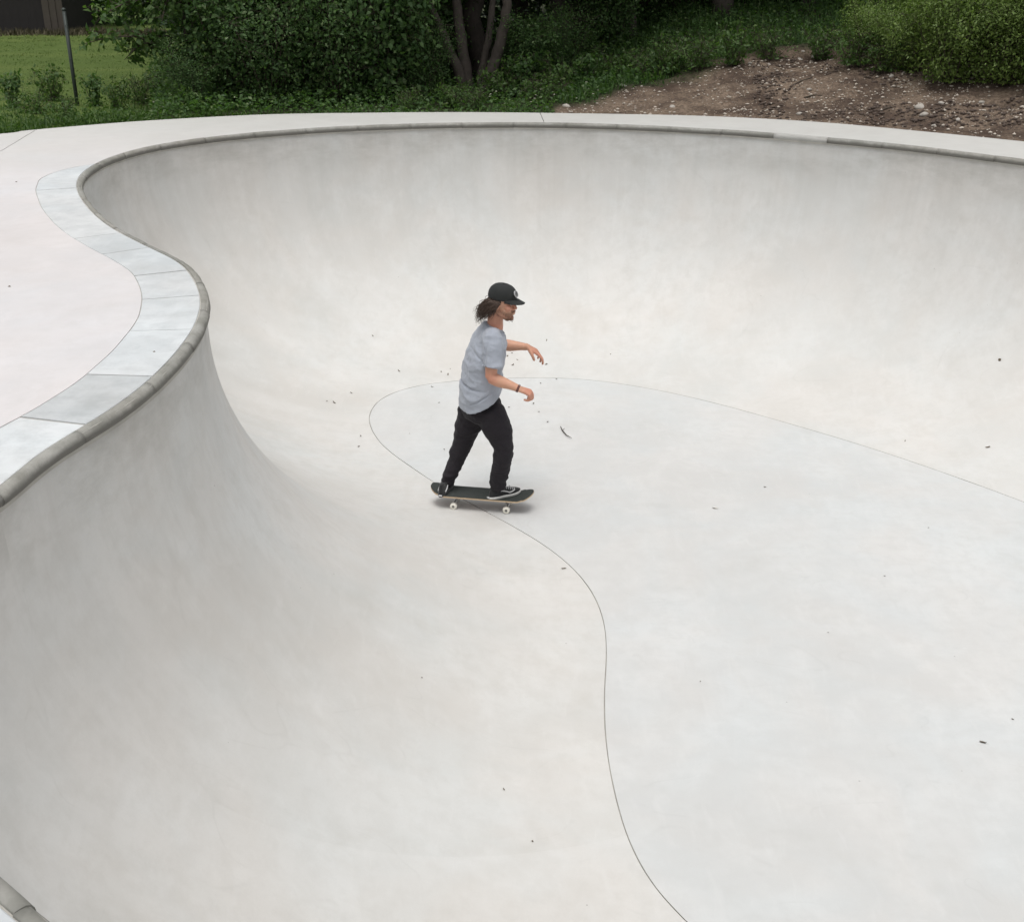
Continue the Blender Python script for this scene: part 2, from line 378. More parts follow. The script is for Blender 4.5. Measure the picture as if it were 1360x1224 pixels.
# ---- coping blocks
prof = [(-0.020, T-0.03), (-0.020, T+0.000), (-0.017, T+0.003), (-0.006, T+0.004), (0.006, T+0.001), (0.015, T-0.006), (0.0215, T-0.015),
        (0.024, T-0.026), (0.0235, T-0.036), (0.020, T-0.045), (0.012, T-0.052), (0.002, T-0.055), (-0.015, T-0.055)]
nb = int(PER/0.56); NP = len(prof)
for kblk in range(nb):
    a = kblk*PER/nb; b = (kblk+1)*PER/nb; k = 12; V = []; Fc = []
    oz = random.uniform(-0.0015, 0.0015); oo = random.uniform(-0.002, 0.002)
    for q in range(k+1):
        d = a+0.0003+(b-a-0.0006)*q/k
        p, n, wd = rim_at(d/DS)
        endin = 0.0006 if q in (0, k) else 0
        for o_, z_ in prof:
            w_ = 0.0032*noise.noise(Vector((d*9, o_*30, z_*30)))
            o2 = o_+oo+w_-endin; z2 = z_+oz+w_*0.6-(endin if z_ > T-0.03 else -endin)
            V.append((p[0]+n[0]*o2, p[1]+n[1]*o2, z2))
    for q in range(k):
        for r in range(NP-1):
            c = q*NP+r; Fc.append((c, c+1, c+1+NP, c+NP))
    Fc.append(list(range(NP))[::-1]); Fc.append([k*NP+r for r in range(NP)])
    pale = abs(((kblk+.5)*PER/nb)-s_of(*on_z(1105, 181, T)[:2])*DS) < PER/nb*.5
    cb = obj('coping_block', V, Fc, M['coping_pale'] if pale else M['coping'], bowl)
    if pale: cb['label'] = 'pale patched stretch of the far lip'
    cb.data.polygons.foreach_set('use_smooth', [len(p.vertices) == 4 for p in cb.data.polygons])

# ---- deck panels
OUT_PX = [(0,178),(25,174.5),(50,172),(120,166),(200,160),(350,152),(480,150),(600,149),(720,150),(900,153),(1000,157),(1100,163),(1230,175),(1360,188)]
OUT_KEYS = [(-9.5,3.0),(-9.2,6.5),(-8.2,9.4),(-6.6,11.2)]+[tuple(on_z(px, py, T)[:2]) for px, py in OUT_PX]+[(6.1,10.5),(7.2,9.1),(8.4,7.1),(8.8,5.1),(8.3,2.6),(6.8,.2),(4.5,-1.3),(.5,-2.2),(-4,-2.4),(-8,-1.2)]
OUT = crom(OUT_KEYS, 24)
OUT = gsm(OUT, 6.0)
def o_idx(x, y): return int(np.argmin(np.hypot(OUT[:, 0]-x, OUT[:, 1]-y)))
DIN = RIM-RN*(W_C+SLW+0.0015)[:, None]
NO = len(OUT)
def chain(P, a, b, step):       # cyclic index walk
    n = len(P); o = []; i = a
    while True:
        o.append(tuple(P[i])); 
        if i == b: break
        i = (i+step) % n
    return o
jA = o_idx(*on_z(720, 150, T)[:2]); rA = s_of(*on_z(720, 163, T)[:2])
jB = o_idx(*on_z(48, 172, T)[:2])
jC = o_idx(.5, -2.2); rC = s_of(.4, 1.05)
gp = 0.004
lineB = [(-4.74, 11.1), (-4.55, 9.0), (-4.45, 7.0), (-4.4, 4.5), (-4.4, 1.0)]
jD = o_idx(-4.0, -2.4)
def panel(poly, name='deck_panel'):
    n = len(poly); V = [(x, y, T) for x, y in poly]+[(x, y, T-0.14) for x, y in poly]
    Fc = [list(range(n))]+[(i, i+n, (i+1) % n+n, (i+1) % n) for i in range(n)]
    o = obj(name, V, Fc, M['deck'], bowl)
    bm = bmesh.new(); bm.from_mesh(o.data); bmesh.ops.recalc_face_normals(bm, faces=bm.faces); 
    top = [f for f in bm.faces if len(f.verts) > 4]
    if top and top[0].normal.z < 0: bmesh.ops.reverse_faces(bm, faces=bm.faces)
    bmesh.ops.triangulate(bm, faces=top); bm.to_mesh(o.data); bm.free()
    return o
def sh(pts, dx, dy): return [(x+dx, y+dy) for x, y in pts]
# panel 1: right of the joint behind the far lip, clockwise round to the viewer
panel(sh(chain(OUT, (jA+0) % NO, jC, 1)[0:1], gp, 0)+chain(OUT, (jA+1) % NO, (jC-1) % NO, 1)+[(OUT[jC][0]+gp, OUT[jC][1]), (DIN[rC][0]+gp, DIN[rC][1])]+chain(DIN, (rC-1) % NS, (rA+1) % NS, -1)+[(DIN[rA][0]+gp, DIN[rA][1])])
# panel 2: between both joints, with the curved edge band
panel([(OUT[jB][0]+gp, OUT[jB][1])]+chain(OUT, (jB+1) % NO, (jA-1) % NO, 1)+[(OUT[jA][0]-gp, OUT[jA][1]), (DIN[rA][0]-gp, DIN[rA][1])]+chain(DIN, (rA-1) % NS, (rC+1) % NS, -1)+[(DIN[rC][0]-gp, DIN[rC][1]), (OUT[jC][0]-gp, OUT[jC][1])]+chain(OUT, (jC+1) % NO, (jD-1) % NO, 1)+[(OUT[jD][0]+gp, OUT[jD][1])]+sh(lineB[::-1], gp, 0))
# panel 3: left plaza
panel(sh(lineB, -gp, 0)+[(OUT[jD][0]-gp, OUT[jD][1])]+chain(OUT, (jD+1) % NO, (jB-1) % NO, 1)+[(OUT[jB][0]-gp, OUT[jB][1])])
# packed filler below the joints
for pa, pb in ((OUT[jA], DIN[rA]), (OUT[jC], DIN[rC])):
    pa, pb = Vector(pa), Vector(pb); d = (pb-pa).normalized(); nn = Vector((d.y, -d.x))*0.02
    obj('deck_joint', [(*(pa+nn), T-0.015), (*(pa-nn), T-0.015), (*(pb-nn), T-0.015), (*(pb+nn), T-0.015)], [(0, 1, 2, 3)], M['groove'], bowl)
LB = [tuple(OUT[jB])]+lineB+[tuple(OUT[jD])]
V = []; 
for x, y in LB: V += [(x-.02, y, T-0.015), (x+.02, y, T-0.015)]
obj('deck_joint', V, [(2*i, 2*i+1, 2*i+3, 2*i+2) for i in range(len(LB)-1)], M['groove'], bowl)

# ------------------------------------------------------------------ ground
def sstep(a, b, x):
    u = min(1, max(0, (x-a)/(b-a))); return u*u*(3-2*u)
def g_h(x, y):
    """ground height beyond the deck"""
    r = math.hypot(x-0.3, y-9.0)
    s = sstep(-0.6, 3.2, x)*sstep(7.5, 10.5, y)
    d = max(0.0, r-5.15)
    h = 0.17*d*s if d < 5 else (0.17*5+0.07*(min(d, 14)-5))*s
    v = Vector((x, y, 0))
    h += (0.10*noise.noise(v*1.1)+0.05*noise.noise(v*3.1))*min(1, d/0.9)*(0.35+0.65*s)
    h += 0.035*noise.noise(v*7.7)*s*min(1, d/0.4)
    h -= 0.10*sstep(0.5, 4, d)*(1-s)+0.5*sstep(14, 60, d)*(1-s)
    return T-0.035+h
def dirtness(x, y):
    d = math.hypot(x-0.3, y-9.0)-5.0
    if y < 8: return 0.0
    lim = 0.45+0.92*(x-0.55) if x < 3.2 else 3.0+0.25*(x-3.2)
    if x > 4.6: lim = max(2.4, lim-(x-4.6)*.5)
    lim += 0.35*noise.noise(Vector((x*1.5, y*1.5, 5)))
    return 1.0-sstep(lim-0.25, lim+0.35, d) if x > 0.5 else 0.0
def off_deck(x, y):
    return float(np.min(np.hypot(OUT[:, 0]-x, OUT[:, 1]-y)))*(1 if math.hypot(x-0.3, y-9.0) > 4.9 and not inside(x, y) else -1)
def inside(x, y):
    X, Y = OUT[:, 0], OUT[:, 1]; X2, Y2 = np.roll(X, -1), np.roll(Y, -1)
    c = (Y > y) != (Y2 > y); xi = X+(y-Y)*(X2-X)/np.where(Y2 == Y, 1e-9, Y2-Y)
    return int(np.sum(c & (x < xi))) % 2 == 1
ND = 760
od = gsm(OUT, 2.0); L2 = np.concatenate([[0], np.cumsum(np.linalg.norm(np.roll(od, -1, 0)-od, axis=1))]); oq = np.vstack([od, od[:1]])
# denser spacing on the far side that the camera sees
u = np.linspace(0, 1, ND, endpoint=False)
OUTR = np.stack([np.interp(u*L2[-1], L2, oq[:, 0]), np.interp(u*L2[-1], L2, oq[:, 1])], 1)
cen = np.array([-0.3, 6.5]); dirs = OUTR-cen; dirs /= np.linalg.norm(dirs, axis=1)[:, None]
dist = [-0.10, 0.0]; st = 0.045
while dist[-1] < 600:
    dist.append(dist[-1]+st)
    if dist[-1] > 4.5: st *= 1.12
V = []; dirt = []
for d in dist:
    for k in range(ND):
        x, y = OUTR[k]+dirs[k]*d
        z = g_h(x, y) if d > 0 else T-0.05
        V.append((x, y, min(z, T-0.008) if d < 0.06 else z)); dirt.append(dirtness(x, y))
k = np.arange(ND); fs = []
for r in range(len(dist)-1):
    a = r*ND+k; b = r*ND+(k+1) % ND; fs.append(np.stack([a, a+ND, b+ND, b], 1))
def ground_mat():
    m, t, b = new_mat('ground_soil_and_grass')
    g = t.nodes.new('ShaderNodeNewGeometry').outputs['Position']
    at = t.nodes.new('ShaderNodeAttribute'); at.attribute_name = 'dirt'
    gr = mixc(t, noise_n(t, g, 1.2, 5, 0.7), (0.080, 0.126, 0.028), (0.122, 0.168, 0.042))
    gr = mixc(t, ramp(t, noise_n(t, g, 35, 4, 0.7), [(0.35, 0.5), (0.6, 0.0)]), gr, (0.035, 0.06, 0.018))
    gr = mixc(t, ramp(t, noise_n(t, mapping(t, g, (.3, .8, 1)), 1.0, 3), [(0.5, 0.0), (0.7, 0.6)]), gr, (0.142, 0.180, 0.05))
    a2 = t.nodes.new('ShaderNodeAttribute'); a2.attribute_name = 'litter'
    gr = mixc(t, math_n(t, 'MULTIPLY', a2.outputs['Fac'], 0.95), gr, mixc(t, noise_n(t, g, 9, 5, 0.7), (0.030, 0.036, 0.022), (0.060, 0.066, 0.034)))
    di = mixc(t, ramp(t, noise_n(t, g, 1.6, 5, 0.65, 0.5), [(0.40, 0.0), (0.60, 1.0)]), (0.100, 0.070, 0.053), (0.260, 0.196, 0.145))
    di = mixc(t, ramp(t, noise_n(t, g, 28, 5, 0.7), [(0.40, 0.65), (0.58, 0.0)]), di, (0.048, 0.036, 0.030))
    vo = t.nodes.new('ShaderNodeTexVoronoi'); vo.inputs['Scale'].default_value = 46; t.links.new(g, vo.inputs['Vector'])
    hc = t.nodes.new('ShaderNodeSeparateColor'); t.links.new(vo.outputs['Color'], hc.inputs[0])
    st = math_n(t, 'MULTIPLY', math_n(t, 'LESS_THAN', vo.outputs['Distance'], 0.28), math_n(t, 'GREATER_THAN', hc.outputs[0], 0.86))
    di = mixc(t, math_n(t, 'MULTIPLY', st, 0.7), di, (0.26, 0.22, 0.18))
    t.links.new(mixc(t, at.outputs['Fac'], gr, di), b.inputs['Base Color'])
    b.inputs['Roughness'].default_value = 0.95; b.inputs['Specular IOR Level'].default_value = 0.15
    bump(t, math_n(t, 'ADD', noise_n(t, g, 30, 6, 0.75), math_n(t, 'MULTIPLY', st, 0.4)), 0.9, 0.03, b)
    return m
gnd = np_mesh('ground', np.array(V), np.vstack(fs), ground_mat(), None, True)
gnd['kind'] = 'structure'; gnd['label'] = 'green field and bare brown soil bank beyond the bowl'
at = gnd.data.attributes.new('dirt', 'FLOAT', 'POINT'); at.data.foreach_set('value', np.array(dirt, dtype=np.float32))
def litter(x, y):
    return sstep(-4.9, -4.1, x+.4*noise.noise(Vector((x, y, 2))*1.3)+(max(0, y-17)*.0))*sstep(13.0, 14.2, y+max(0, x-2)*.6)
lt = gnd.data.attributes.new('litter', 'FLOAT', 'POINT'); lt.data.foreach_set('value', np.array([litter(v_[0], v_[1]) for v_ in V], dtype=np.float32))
def ground_z(x, y): return g_h(x, y)

# ================================================================== vegetation
def leaf_cloud(P, D, size, droop=0.3, width=0.5, outw=None):
    """P centres (n,3), D leaf axes (n,3). folded four-triangle leaves"""
    n = len(P)
    D = D/np.maximum(np.linalg.norm(D, axis=1), 1e-6)[:, None]
    up = rng.normal(0, 0.5, (n, 3)); up[:, 2] += 1.0 if outw is None else 0.55
    if outw is not None: up += 0.9*outw/np.maximum(np.linalg.norm(outw, axis=1), 1e-6)[:, None]
    side = np.cross(D, up); side /= np.maximum(np.linalg.norm(side, axis=1), 1e-6)[:, None]
    nrm = np.cross(side, D)
    s = (size*rng.uniform(0.6, 1.3, n))[:, None]
    base = P-D*s*0.5
    tip = P+D*s*0.5-nrm*s*droop*0.5
    mid = P+nrm*s*0.04
    wl = s*width*0.5
    L_ = P-D*s*0.05+side*wl+nrm*s*0.10; R_ = P-D*s*0.05-side*wl+nrm*s*0.10
    V = np.stack([base, L_, mid, tip, R_], 1).reshape(-1, 3)
    o = (np.arange(n)*5)[:, None]
    Fc = np.concatenate([o+np.array([[0, 2, 1]]), o+np.array([[1, 2, 3]]), o+np.array([[2, 4, 3]]), o+np.array([[0, 4, 2]])], 1).reshape(-1, 3)
    return V, Fc
def tube_geo(pts, rad, sides=6):
    pts = [Vector(p) for p in pts]; V = []; Fc = []; a = None
    for i, p in enumerate(pts):
        tg = (pts[min(i+1, len(pts)-1)]-pts[max(i-1, 0)]).normalized()
        if a is None: a = tg.orthogonal().normalized()
        a = (a-tg*a.dot(tg)).normalized(); b = tg.cross(a)
        for k in range(sides):
            th = 2*math.pi*k/sides
            V.append(p+(a*math.cos(th)+b*math.sin(th))*rad[i])
    for i in range(len(pts)-1):
        for k in range(sides):
            c = i*sides+k; d = i*sides+(k+1) % sides
            Fc.append((c, d, d+sides, c+sides))
    Fc.append(tuple(range(sides))[::-1]); Fc.append(tuple((len(pts)-1)*sides+k for k in range(sides)))
    return V, Fc
class Geo:
    def __init__(s): s.V = []; s.F = []
    def add(s, V, Fc):
        o = len(s.V); s.V += [tuple(v) for v in V]; s.F += [tuple(i+o for i in f) for f in Fc]
    def tube(s, pts, rad, sides=6): s.add(*tube_geo(pts, rad, sides))
    def build(s, name, mat, parent=None, smooth=True): return obj(name, s.V, s.F, mat, parent, smooth)

def shrub(name, label, cat, h, spread, stems, n_leaf, size, mat, group=None, low=0.05, width=0.5, twig_r=0.012, droop=0.4, cl=0.13):
    """arching stems that fork into twigs; leaves grow in clusters along the twigs"""
    root = empty(name); g = Geo(); cents = []
    for k in range(stems):
        az = 2*math.pi*(k+random.random()*0.8)/stems; rr = spread*random.uniform(0.25, 1.0); hh = h*random.uniform(0.6, 1.05)
        p0 = Vector((math.cos(az)*0.12*spread, math.sin(az)*0.12*spread, -0.05))
        end = Vector((math.cos(az)*rr, math.sin(az)*rr, hh))
        pts = []
        for j in range(7):
            u_ = j/6
            q = p0.lerp(end, u_); q.z = p0.z+(end.z-p0.z)*(1-(1-u_)**1.6); q += Vector((random.gauss(0, .03), random.gauss(0, .03), 0))*h*u_
            pts.append(q)
        g.tube(pts, [twig_r*(1-0.75*j/6) for j in range(7)], 5)
        for j in range(1, 7):
            for m in range(4):
                u_ = random.random(); q = pts[j-1].lerp(pts[j], u_)
                dr = Vector((random.gauss(0, 1), random.gauss(0, 1), random.gauss(0.1, 0.5))).normalized()
                ln = spread*random.uniform(0.18, 0.48)
                e = q+dr*ln; e.z = max(e.z, low*h)
                g.tube([q, q.lerp(e, .5)+Vector((0, 0, .03)), e], [twig_r*.4, twig_r*.3, twig_r*.15], 3)
                for v in np.linspace(0.3, 1.05, 5):
                    c = q.lerp(e, v)
                    if c.z > low*h*0.5: cents.append((c, dr))
    C_ = np.array([c[0][:] for c in cents]); Dd = np.array([c[1][:] for c in cents])
    idx = rng.integers(0, len(C_), n_leaf)
    P = C_[idx]+rng.normal(0, cl*min(1, h), (n_leaf, 3)); P[:, 2] = np.maximum(P[:, 2], 0.02)
    D = Dd[idx]+rng.normal(0, 0.7, (n_leaf, 3)); D[:, 2] -= 0.25
    V, Fc = leaf_cloud(P, D, size, droop, width, P-np.array([0, 0, h*.45]))
    np_mesh('foliage', V, Fc, mat, root); g.build('stems', M['twig'], root)
    tag(root, label, cat, group); return root
def place(o, x, y, s=1.0, rz=None, dz=0.0, z=None):
    o.location = (x, y, (ground_z(x, y) if z is None else z)+dz); o.rotation_euler.z = random.uniform(0, 6.28) if rz is None else rz
    o.scale = (s, s, s*random.uniform(0.92, 1.1)); return o

def ground_hit(px, py):
    d = ray(px, py); t_ = 9.0
    while t_ < 60:
        p = Vector((0, 0, CAM_H))+d*t_
        if p.z <= g_h(p.x, p.y): return p
        t_ += 0.05
    return Vector((0, 0, CAM_H))+d*60

# ---- dense dark shrubs on the left-centre
protoA = shrub('leafy_shrub', '', 'shrub', 2.3, 1.15, 13, 8000, 0.085, M['leaf_dark'], width=0.62)
protoB = shrub('leafy_shrub', '', 'shrub', 2.0, 1.2, 15, 9500, 0.065, M['leaf_dark'], width=0.5)
def put(proto, used, label, group, x, y, s, **kw):
    o = proto if proto not in used else copy_tree(proto)
    used.append(proto); tag(o, label, None, group); place(o, x, y, s, **kw); return o
used = []
G1 = 'dark shrubs massed behind the far deck'
rowA = [  # px, Y, scale, proto, label
 (248, 14.6, .42, protoB, 'low dark shrub at the left end of the dense thicket, next to the mown field'),
 (305, 15.2, .85, protoA, 'dark leafy shrub second from the left end of the thicket behind the deck'),
 (352, 15.0, .74, protoB, 'rounded dark shrub in the left half of the thicket directly behind the deck'),
 (405, 15.4, 1.0, protoA, 'tall dark broad-leaved shrub in the middle of the thicket behind the deck'),
 (448, 15.2, .78, protoB, 'dense dark shrub right of the thicket middle at the deck edge'),
 (505, 15.5, .88, protoA, 'dark broad-leaved shrub immediately left of the multi-stemmed tree'),
 (560, 15.6, .46, protoB, 'small dark shrub at the left foot of the multi-stemmed tree'),
]
for px, Y, s_, pr, lab in rowA: put(pr, used, lab, G1, x_at(px, Y), Y, s_)
for k, (px, Y, s_) in enumerate([(352, 16.9, .95), (372, 17.3, 1.2), (395, 17.6, 1.3), (470, 17.2, 1.25), (530, 17.8, 1.2), (400, 19.5, 1.3), (455, 19.8, 1.35), (560, 19.5, 1.3)]):
    put(protoA if k % 2 else protoB, used, 'tall dark shrub deep in the thicket, mostly hidden by the shrubs at the deck edge', 'shrubs deep in the thicket', x_at(px, Y), Y, s_)

# ---- shrubs and undergrowth in the shade right of the tree
G2 = 'low shaded shrubs under the trees'
for px, Y, s_, pr, lab in [
 (700, 16.4, .42, protoA, 'small green shrub immediately right of the multi-stemmed tree trunks'),
 (745, 16.9, .50, protoB, 'shaded low shrub between the multi-stemmed tree and the soil bank'),
 (812, 18.2, .55, protoA, 'shaded shrub with upright stems above the left tip of the soil bank'),
 (905, 19.6, .82, protoB, 'dark rounded shrub under the trees above the middle of the soil bank'),
 (975, 19.4, .80, protoA, 'dark shrub behind the ferny strip above the soil bank'),
 (1060, 19.8, .85, protoB, 'dark shrub above the stones at the top of the soil bank'),
 (1135, 19.0, .78, protoA, 'dark shrub just left of the bright bushes on the right'),
]: put(pr, used, lab, G2, x_at(px, Y), Y, s_)

# ---- lighter bushes, top right
protoC = shrub('bright_bush', '', 'bush', 1.5, 1.05, 17, 8800, 0.064, M['leaf_light'], width=0.42, twig_r=.008, cl=.10)
usedC = []
for px, py, s_, lab in [
 (1200, 96, .50, 'low light green bush at the left end of the bright bushes on the bank'),
 (1262, 108, .72, 'light green fine-leaved bush in the middle of the bright bushes on the bank'),
 (1330, 112, .70, 'light green bush at the right photo edge above the bare soil'),
 (1150, 84, .45, 'bushy light green plant behind the low bright bush, beside the dark shrubs'),
 (1225, 78, .85, 'tall light green bush behind the bright bushes at top right'),
 (1310, 82, 1.05, 'tallest light green bush in the top right corner'),
 (1400, 112, .9, 'light green bush mostly cut off by the right photo edge'),
 (1390, 80, 1.1, 'light green bush cut off by the top right photo corner')]:
    p_ = ground_hit(px, py); o = put(protoC, usedC, lab, 'light green bushes on the bank', p_.x, p_.y, s_)

# ---- small tree whose leafy branches reach left over the field
def young_tree():
    root = empty('young_tree', (0, 0, 0)); base = Vector((x_at(262, 15.0), 15.0, 0)); base.z = ground_z(base.x, base.y)
    g = Geo(); b = Geo(); cents = []
    tr = [base+Vector((0, 0, -.1)), base+Vector((-.05, 0, .5)), base+Vector((-.12, .05, 1.1)), base+Vector((-.1, 0.1, 2.0)), base+Vector((0, 0.15, 3.2))]
    g.tube(tr, [.05, .045, .038, .03, .015], 8)
    ends = [(tr[1], (112, 62)), (tr[2], (130, 30)), (tr[1], (165, 78)), (tr[2], (150, 8)), (tr[1], (198, 60)), (tr[2], (175, 30)), (tr[3], (120, -25)), (tr[3], (190, -20)), (tr[2], (215, 25)), (tr[3], (230, 0)), (tr[3], (160, -50)), (tr[4], (200, -80)), (tr[4], (280, -70))]
    for st_, (px, py) in ends:
        e = on_y(px, py, 14.55+random.uniform(-.25, .35)); pts = []
        for j in range(7):
            u_ = j/6; q = Vector(st_).lerp(e, u_); q.z += 0.22*math.sin(u_*math.pi)+random.gauss(0, .015); pts.append(q)
        b.tube(pts, [.018*(1-.8*j/6) for j in range(7)], 5)
        for j in range(2, 7):
            for m in range(5):
                q = pts[j-1].lerp(pts[j], random.random()); dr = Vector((random.gauss(-.3, .8), random.gauss(0, .7), random.gauss(-.1, .5))).normalized()
                q2 = q+dr*random.uniform(.08, .26); b.tube([q, q2], [.004, .002], 3)
                for v in (.4, .75, 1.0): cents.append((q.lerp(q2, v), dr))
    C_ = np.array([c[0][:] for c in cents]); Dd = np.array([c[1][:] for c in cents]); n = 2600
    idx = rng.integers(0, len(C_), n); P = C_[idx]+rng.normal(0, .035, (n, 3)); D = Dd[idx]+rng.normal(0, .5, (n, 3)); D[:, 2] -= .5
    V, Fc = leaf_cloud(P, D, .085, .5, .62, P-np.array([base.x+.6, base.y+.6, base.z]))
    np_mesh('foliage', V, Fc, M['leaf_mid'], root); g.build('trunk', M['bark'], root); b.build('branches', M['twig'], root)
    tag(root, 'young tree with leafy branches hanging left over the mown field', 'tree')
young_tree()

# ---- trees of the wood
def crown_geo(h0, h1, rad, n, size):
    g = Geo(); cents = []
    for k in range(26):
        az = random.uniform(0, 6.28); z0 = random.uniform(h0*.8, h1*.8); r_ = rad*random.uniform(.5, 1.0)
        p0 = Vector((0, 0, z0)); e = Vector((math.cos(az)*r_, math.sin(az)*r_, min(h1, max(h0, z0+random.uniform(-.3, 1.6)))))
        g.tube([p0, p0.lerp(e, .5)+Vector((0, 0, .15)), e], [.05, .03, .012], 5)
        for v in np.linspace(.35, 1.05, 6):
            for m in range(3): cents.append(p0.lerp(e, v)+Vector((random.gauss(0, .35), random.gauss(0, .35), random.gauss(0, .28))))
    C_ = np.array([c[:] for c in cents]); idx = rng.integers(0, len(C_), n)
    P = C_[idx]+rng.normal(0, .22, (n, 3)); D = rng.normal(0, 1, (n, 3)); D[:, 2] -= .3
    return leaf_cloud(P, D, size, .3, .6), g
def multi_stem():
    root = empty('multi_stem_tree'); Y = 16.4
    paths = [[(622, 128, 16.35), (606, 88, 16.3), (590, 50, 16.25), (572, 10, 16.2), (545, -50, 16.1), (500, -150, 15.9)],
             [(626, 128, 16.45), (617, 88, 16.5), (611, 45, 16.6), (606, 0, 16.7), (600, -60, 16.8), (590, -170, 16.9)],
             [(634, 128, 16.4), (640, 95, 16.45), (648, 55, 16.5), (653, 20, 16.55), (655, -10, 16.6), (662, -60, 16.7), (670, -180, 16.9)],
             [(640, 128, 16.3), (652, 95, 16.25), (664, 60, 16.2), (671, 25, 16.15), (675, -10, 16.1), (690, -70, 16.0), (720, -180, 15.8)]]
    rad = [.055, .066, .045, .066]
    for p, r_ in zip(paths, rad):
        pts = [on_y(*q) for q in p]; pts[0].z = ground_z(pts[0].x, pts[0].y)-.1
        fine = []; 
        for a_, b_ in zip(pts[:-1], pts[1:]):
            for j in range(4): fine.append(a_.lerp(b_, j/4)+Vector((random.gauss(0, .006), random.gauss(0, .006), 0)))
        fine.append(pts[-1]); n = len(fine)
        g = Geo(); g.tube(fine, [r_*(1.35-.75*i/(n-1))*random.uniform(.95, 1.05) for i in range(n)], 10); g.build('trunk', M['bark'], root)
    (V, Fc), g = crown_geo(2.3, 5.0, 2.6, 8000, .10)
    off = np.array(on_y(640, -100, 16.4)[:]); off[2] = T
    V = V+off; o = np_mesh('crown', V, Fc, M['leaf_wood'], root)
    gg = Geo(); gg.V = [(v[0]+off[0], v[1]+off[1], v[2]+off[2]) for v in g.V]; gg.F = g.F; gg.build('branches', M['twig'], root)
    tag(root, 'tree with four slender grey-brown trunks fanning from one base behind the far lip', 'tree')
multi_stem()
# leafy sprig hanging across the trunks
def wood_tree():
    root = empty('shade_tree'); g = Geo()
    pts = [Vector((random.gauss(0, .05)*j, random.gauss(0, .05)*j, j*.55-.2)) for j in range(12)]
    g.tube(pts, [.15-.011*j for j in range(12)], 10); g.build('trunk', M['bark'], root)
    (V, Fc), g2 = crown_geo(1.9, 6.0, 2.8, 10000, .13)
    np_mesh('crown', V, Fc, M['leaf_wood'], root); g2.build('branches', M['twig'], root)
    root['category'] = 'tree'; return root
wt = wood_tree(); first = True
for px, Y in [(770, 20.5), (852, 22.0), (700, 22.5), (930, 20.8), (1015, 22.5), (1110, 21.5), (560, 21.0), (460, 20.5), (400, 20.8), (440, 22.5), (1210, 24.0), (1300, 24.5), (1400, 24.0),
              (600, 25.5), (800, 25.5), (950, 25.5), (1080, 26.0), (480, 25.0), (520, 25.2), (1230, 26.0), (1350, 25.0), (740, 18.9), (880, 24.0), (835, 18.7), (955, 19.0), (1070, 19.4), (640, 18.8)]:  # nearer trees above the bank added so their out-of-view crowns shade it
    o = wt if first else copy_tree(wt); first = False
    place(o, x_at(px, Y), Y, random.uniform(.9, 1.15))
    tag(o, 'shaded tree with bare lower trunk in the dark wood behind the bowl', None, 'trees in the dark wood')
# far side of the wood: one closed mass
n = 62000
P = np.column_stack([rng.uniform(-8.0, 24, n), rng.normal(29.5, 1.0, n), rng.uniform(T-.6, 9.5, n)])
V, Fc = leaf_cloud(P, rng.normal(0, 1, (n, 3)), .27, .3, .65)
o = np_mesh('distant_wood', V, Fc, M['leaf_wood']); tag(o, 'dark mass of leaves closing the wood behind the trees', 'wood', None, 'stuff')

# ---- verge plants between deck and field / wood
def weed(name, h, sp, ns, nl, size, mat, width=.4): return shrub(name, '', 'weed', h, sp, ns, nl, size, mat, None, .02, width, .004, .4, .06)
w1 = weed('weed_plant', .36, .26, 8, 520, .050, M['leaf_mid'], .5)
w2 = weed('weed_plant', .24, .32, 9, 620, .040, M['leaf_mid'], .35)
w3 = weed('weed_plant', .48, .20, 5, 330, .065, M['leaf_dark'], .55)
uw = []
labs = [
 (20, 138, w3, 1.0, 'dark leafy weed at the left photo edge above the deck'), (70, 128, w1, 1.1, 'bushy weed left of the fence post'),
 (48, 145, w2, 1.0, 'low weed clump in the corner left of the fence post'), (128, 135, w3, .9, 'upright weed just right of the fence post'),
 (158, 140, w1, .9, 'weed clump midway between fence post and dark thicket'), (188, 132, w2, 1.2, 'low weed clump beside the dark thicket'),
 (90, 150, w2, .8, 'small weed at the foot of the fence post'), (215, 128, w1, 1.15, 'weed leaning against the left end of the thicket'),
 (660, 130, w1, 1.1, 'green weed at the right foot of the multi-stemmed tree'), (690, 122, w3, 1.2, 'tall weed with drooping leaves right of the tree trunks'),
 (716, 132, w2, 1.2, 'low weed above the deck joint behind the far lip'), (742, 120, w1, 1.2, 'weed clump at the left tip of the soil bank'),
 (778, 112, w3, 1.1, 'dark weed above the left tip of the soil bank'), (815, 104, w1, 1.3, 'leafy weed on the upper left edge of the soil'),
 (850, 98, w2, 1.3, 'low weed on the upper edge of the soil below the arching grass stem'), (890, 92, w1, 1.2, 'weed right of the arching grass stem'),
 (930, 86, w2, 1.4, 'spreading weed above the middle of the soil bank'), (975, 82, w1, 1.2, 'bright weed on the upper soil edge left of the stones'),
 (1020, 76, w2, 1.2, 'weed just above the stones on the soil bank'), (1090, 74, w1, 1.1, 'weed right of the stones on the soil bank'),
 (1135, 82, w2, 1.5, 'spreading weed in front of the bright bushes'), (1175, 92, w2, 1.3, 'weed creeping down onto the soil below the bright bushes'),
 (545, 140, w2, .9, 'low weed left of the multi-stemmed tree at the deck edge'), (600, 138, w1, .8, 'low weed before the multi-stemmed tree at the deck edge'),
 (630, 140, w2, .9, 'small weed directly below the multi-stemmed tree base'),
]
_tr = []
for px, py, pr, s_, lab in labs:
    p = ground_hit(px, py+6); o = pr if pr not in uw else copy_tree(pr); uw.append(pr)
    tag(o, lab, None, 'weeds along the deck and the soil edge'); place(o, p.x, p.y, s_)

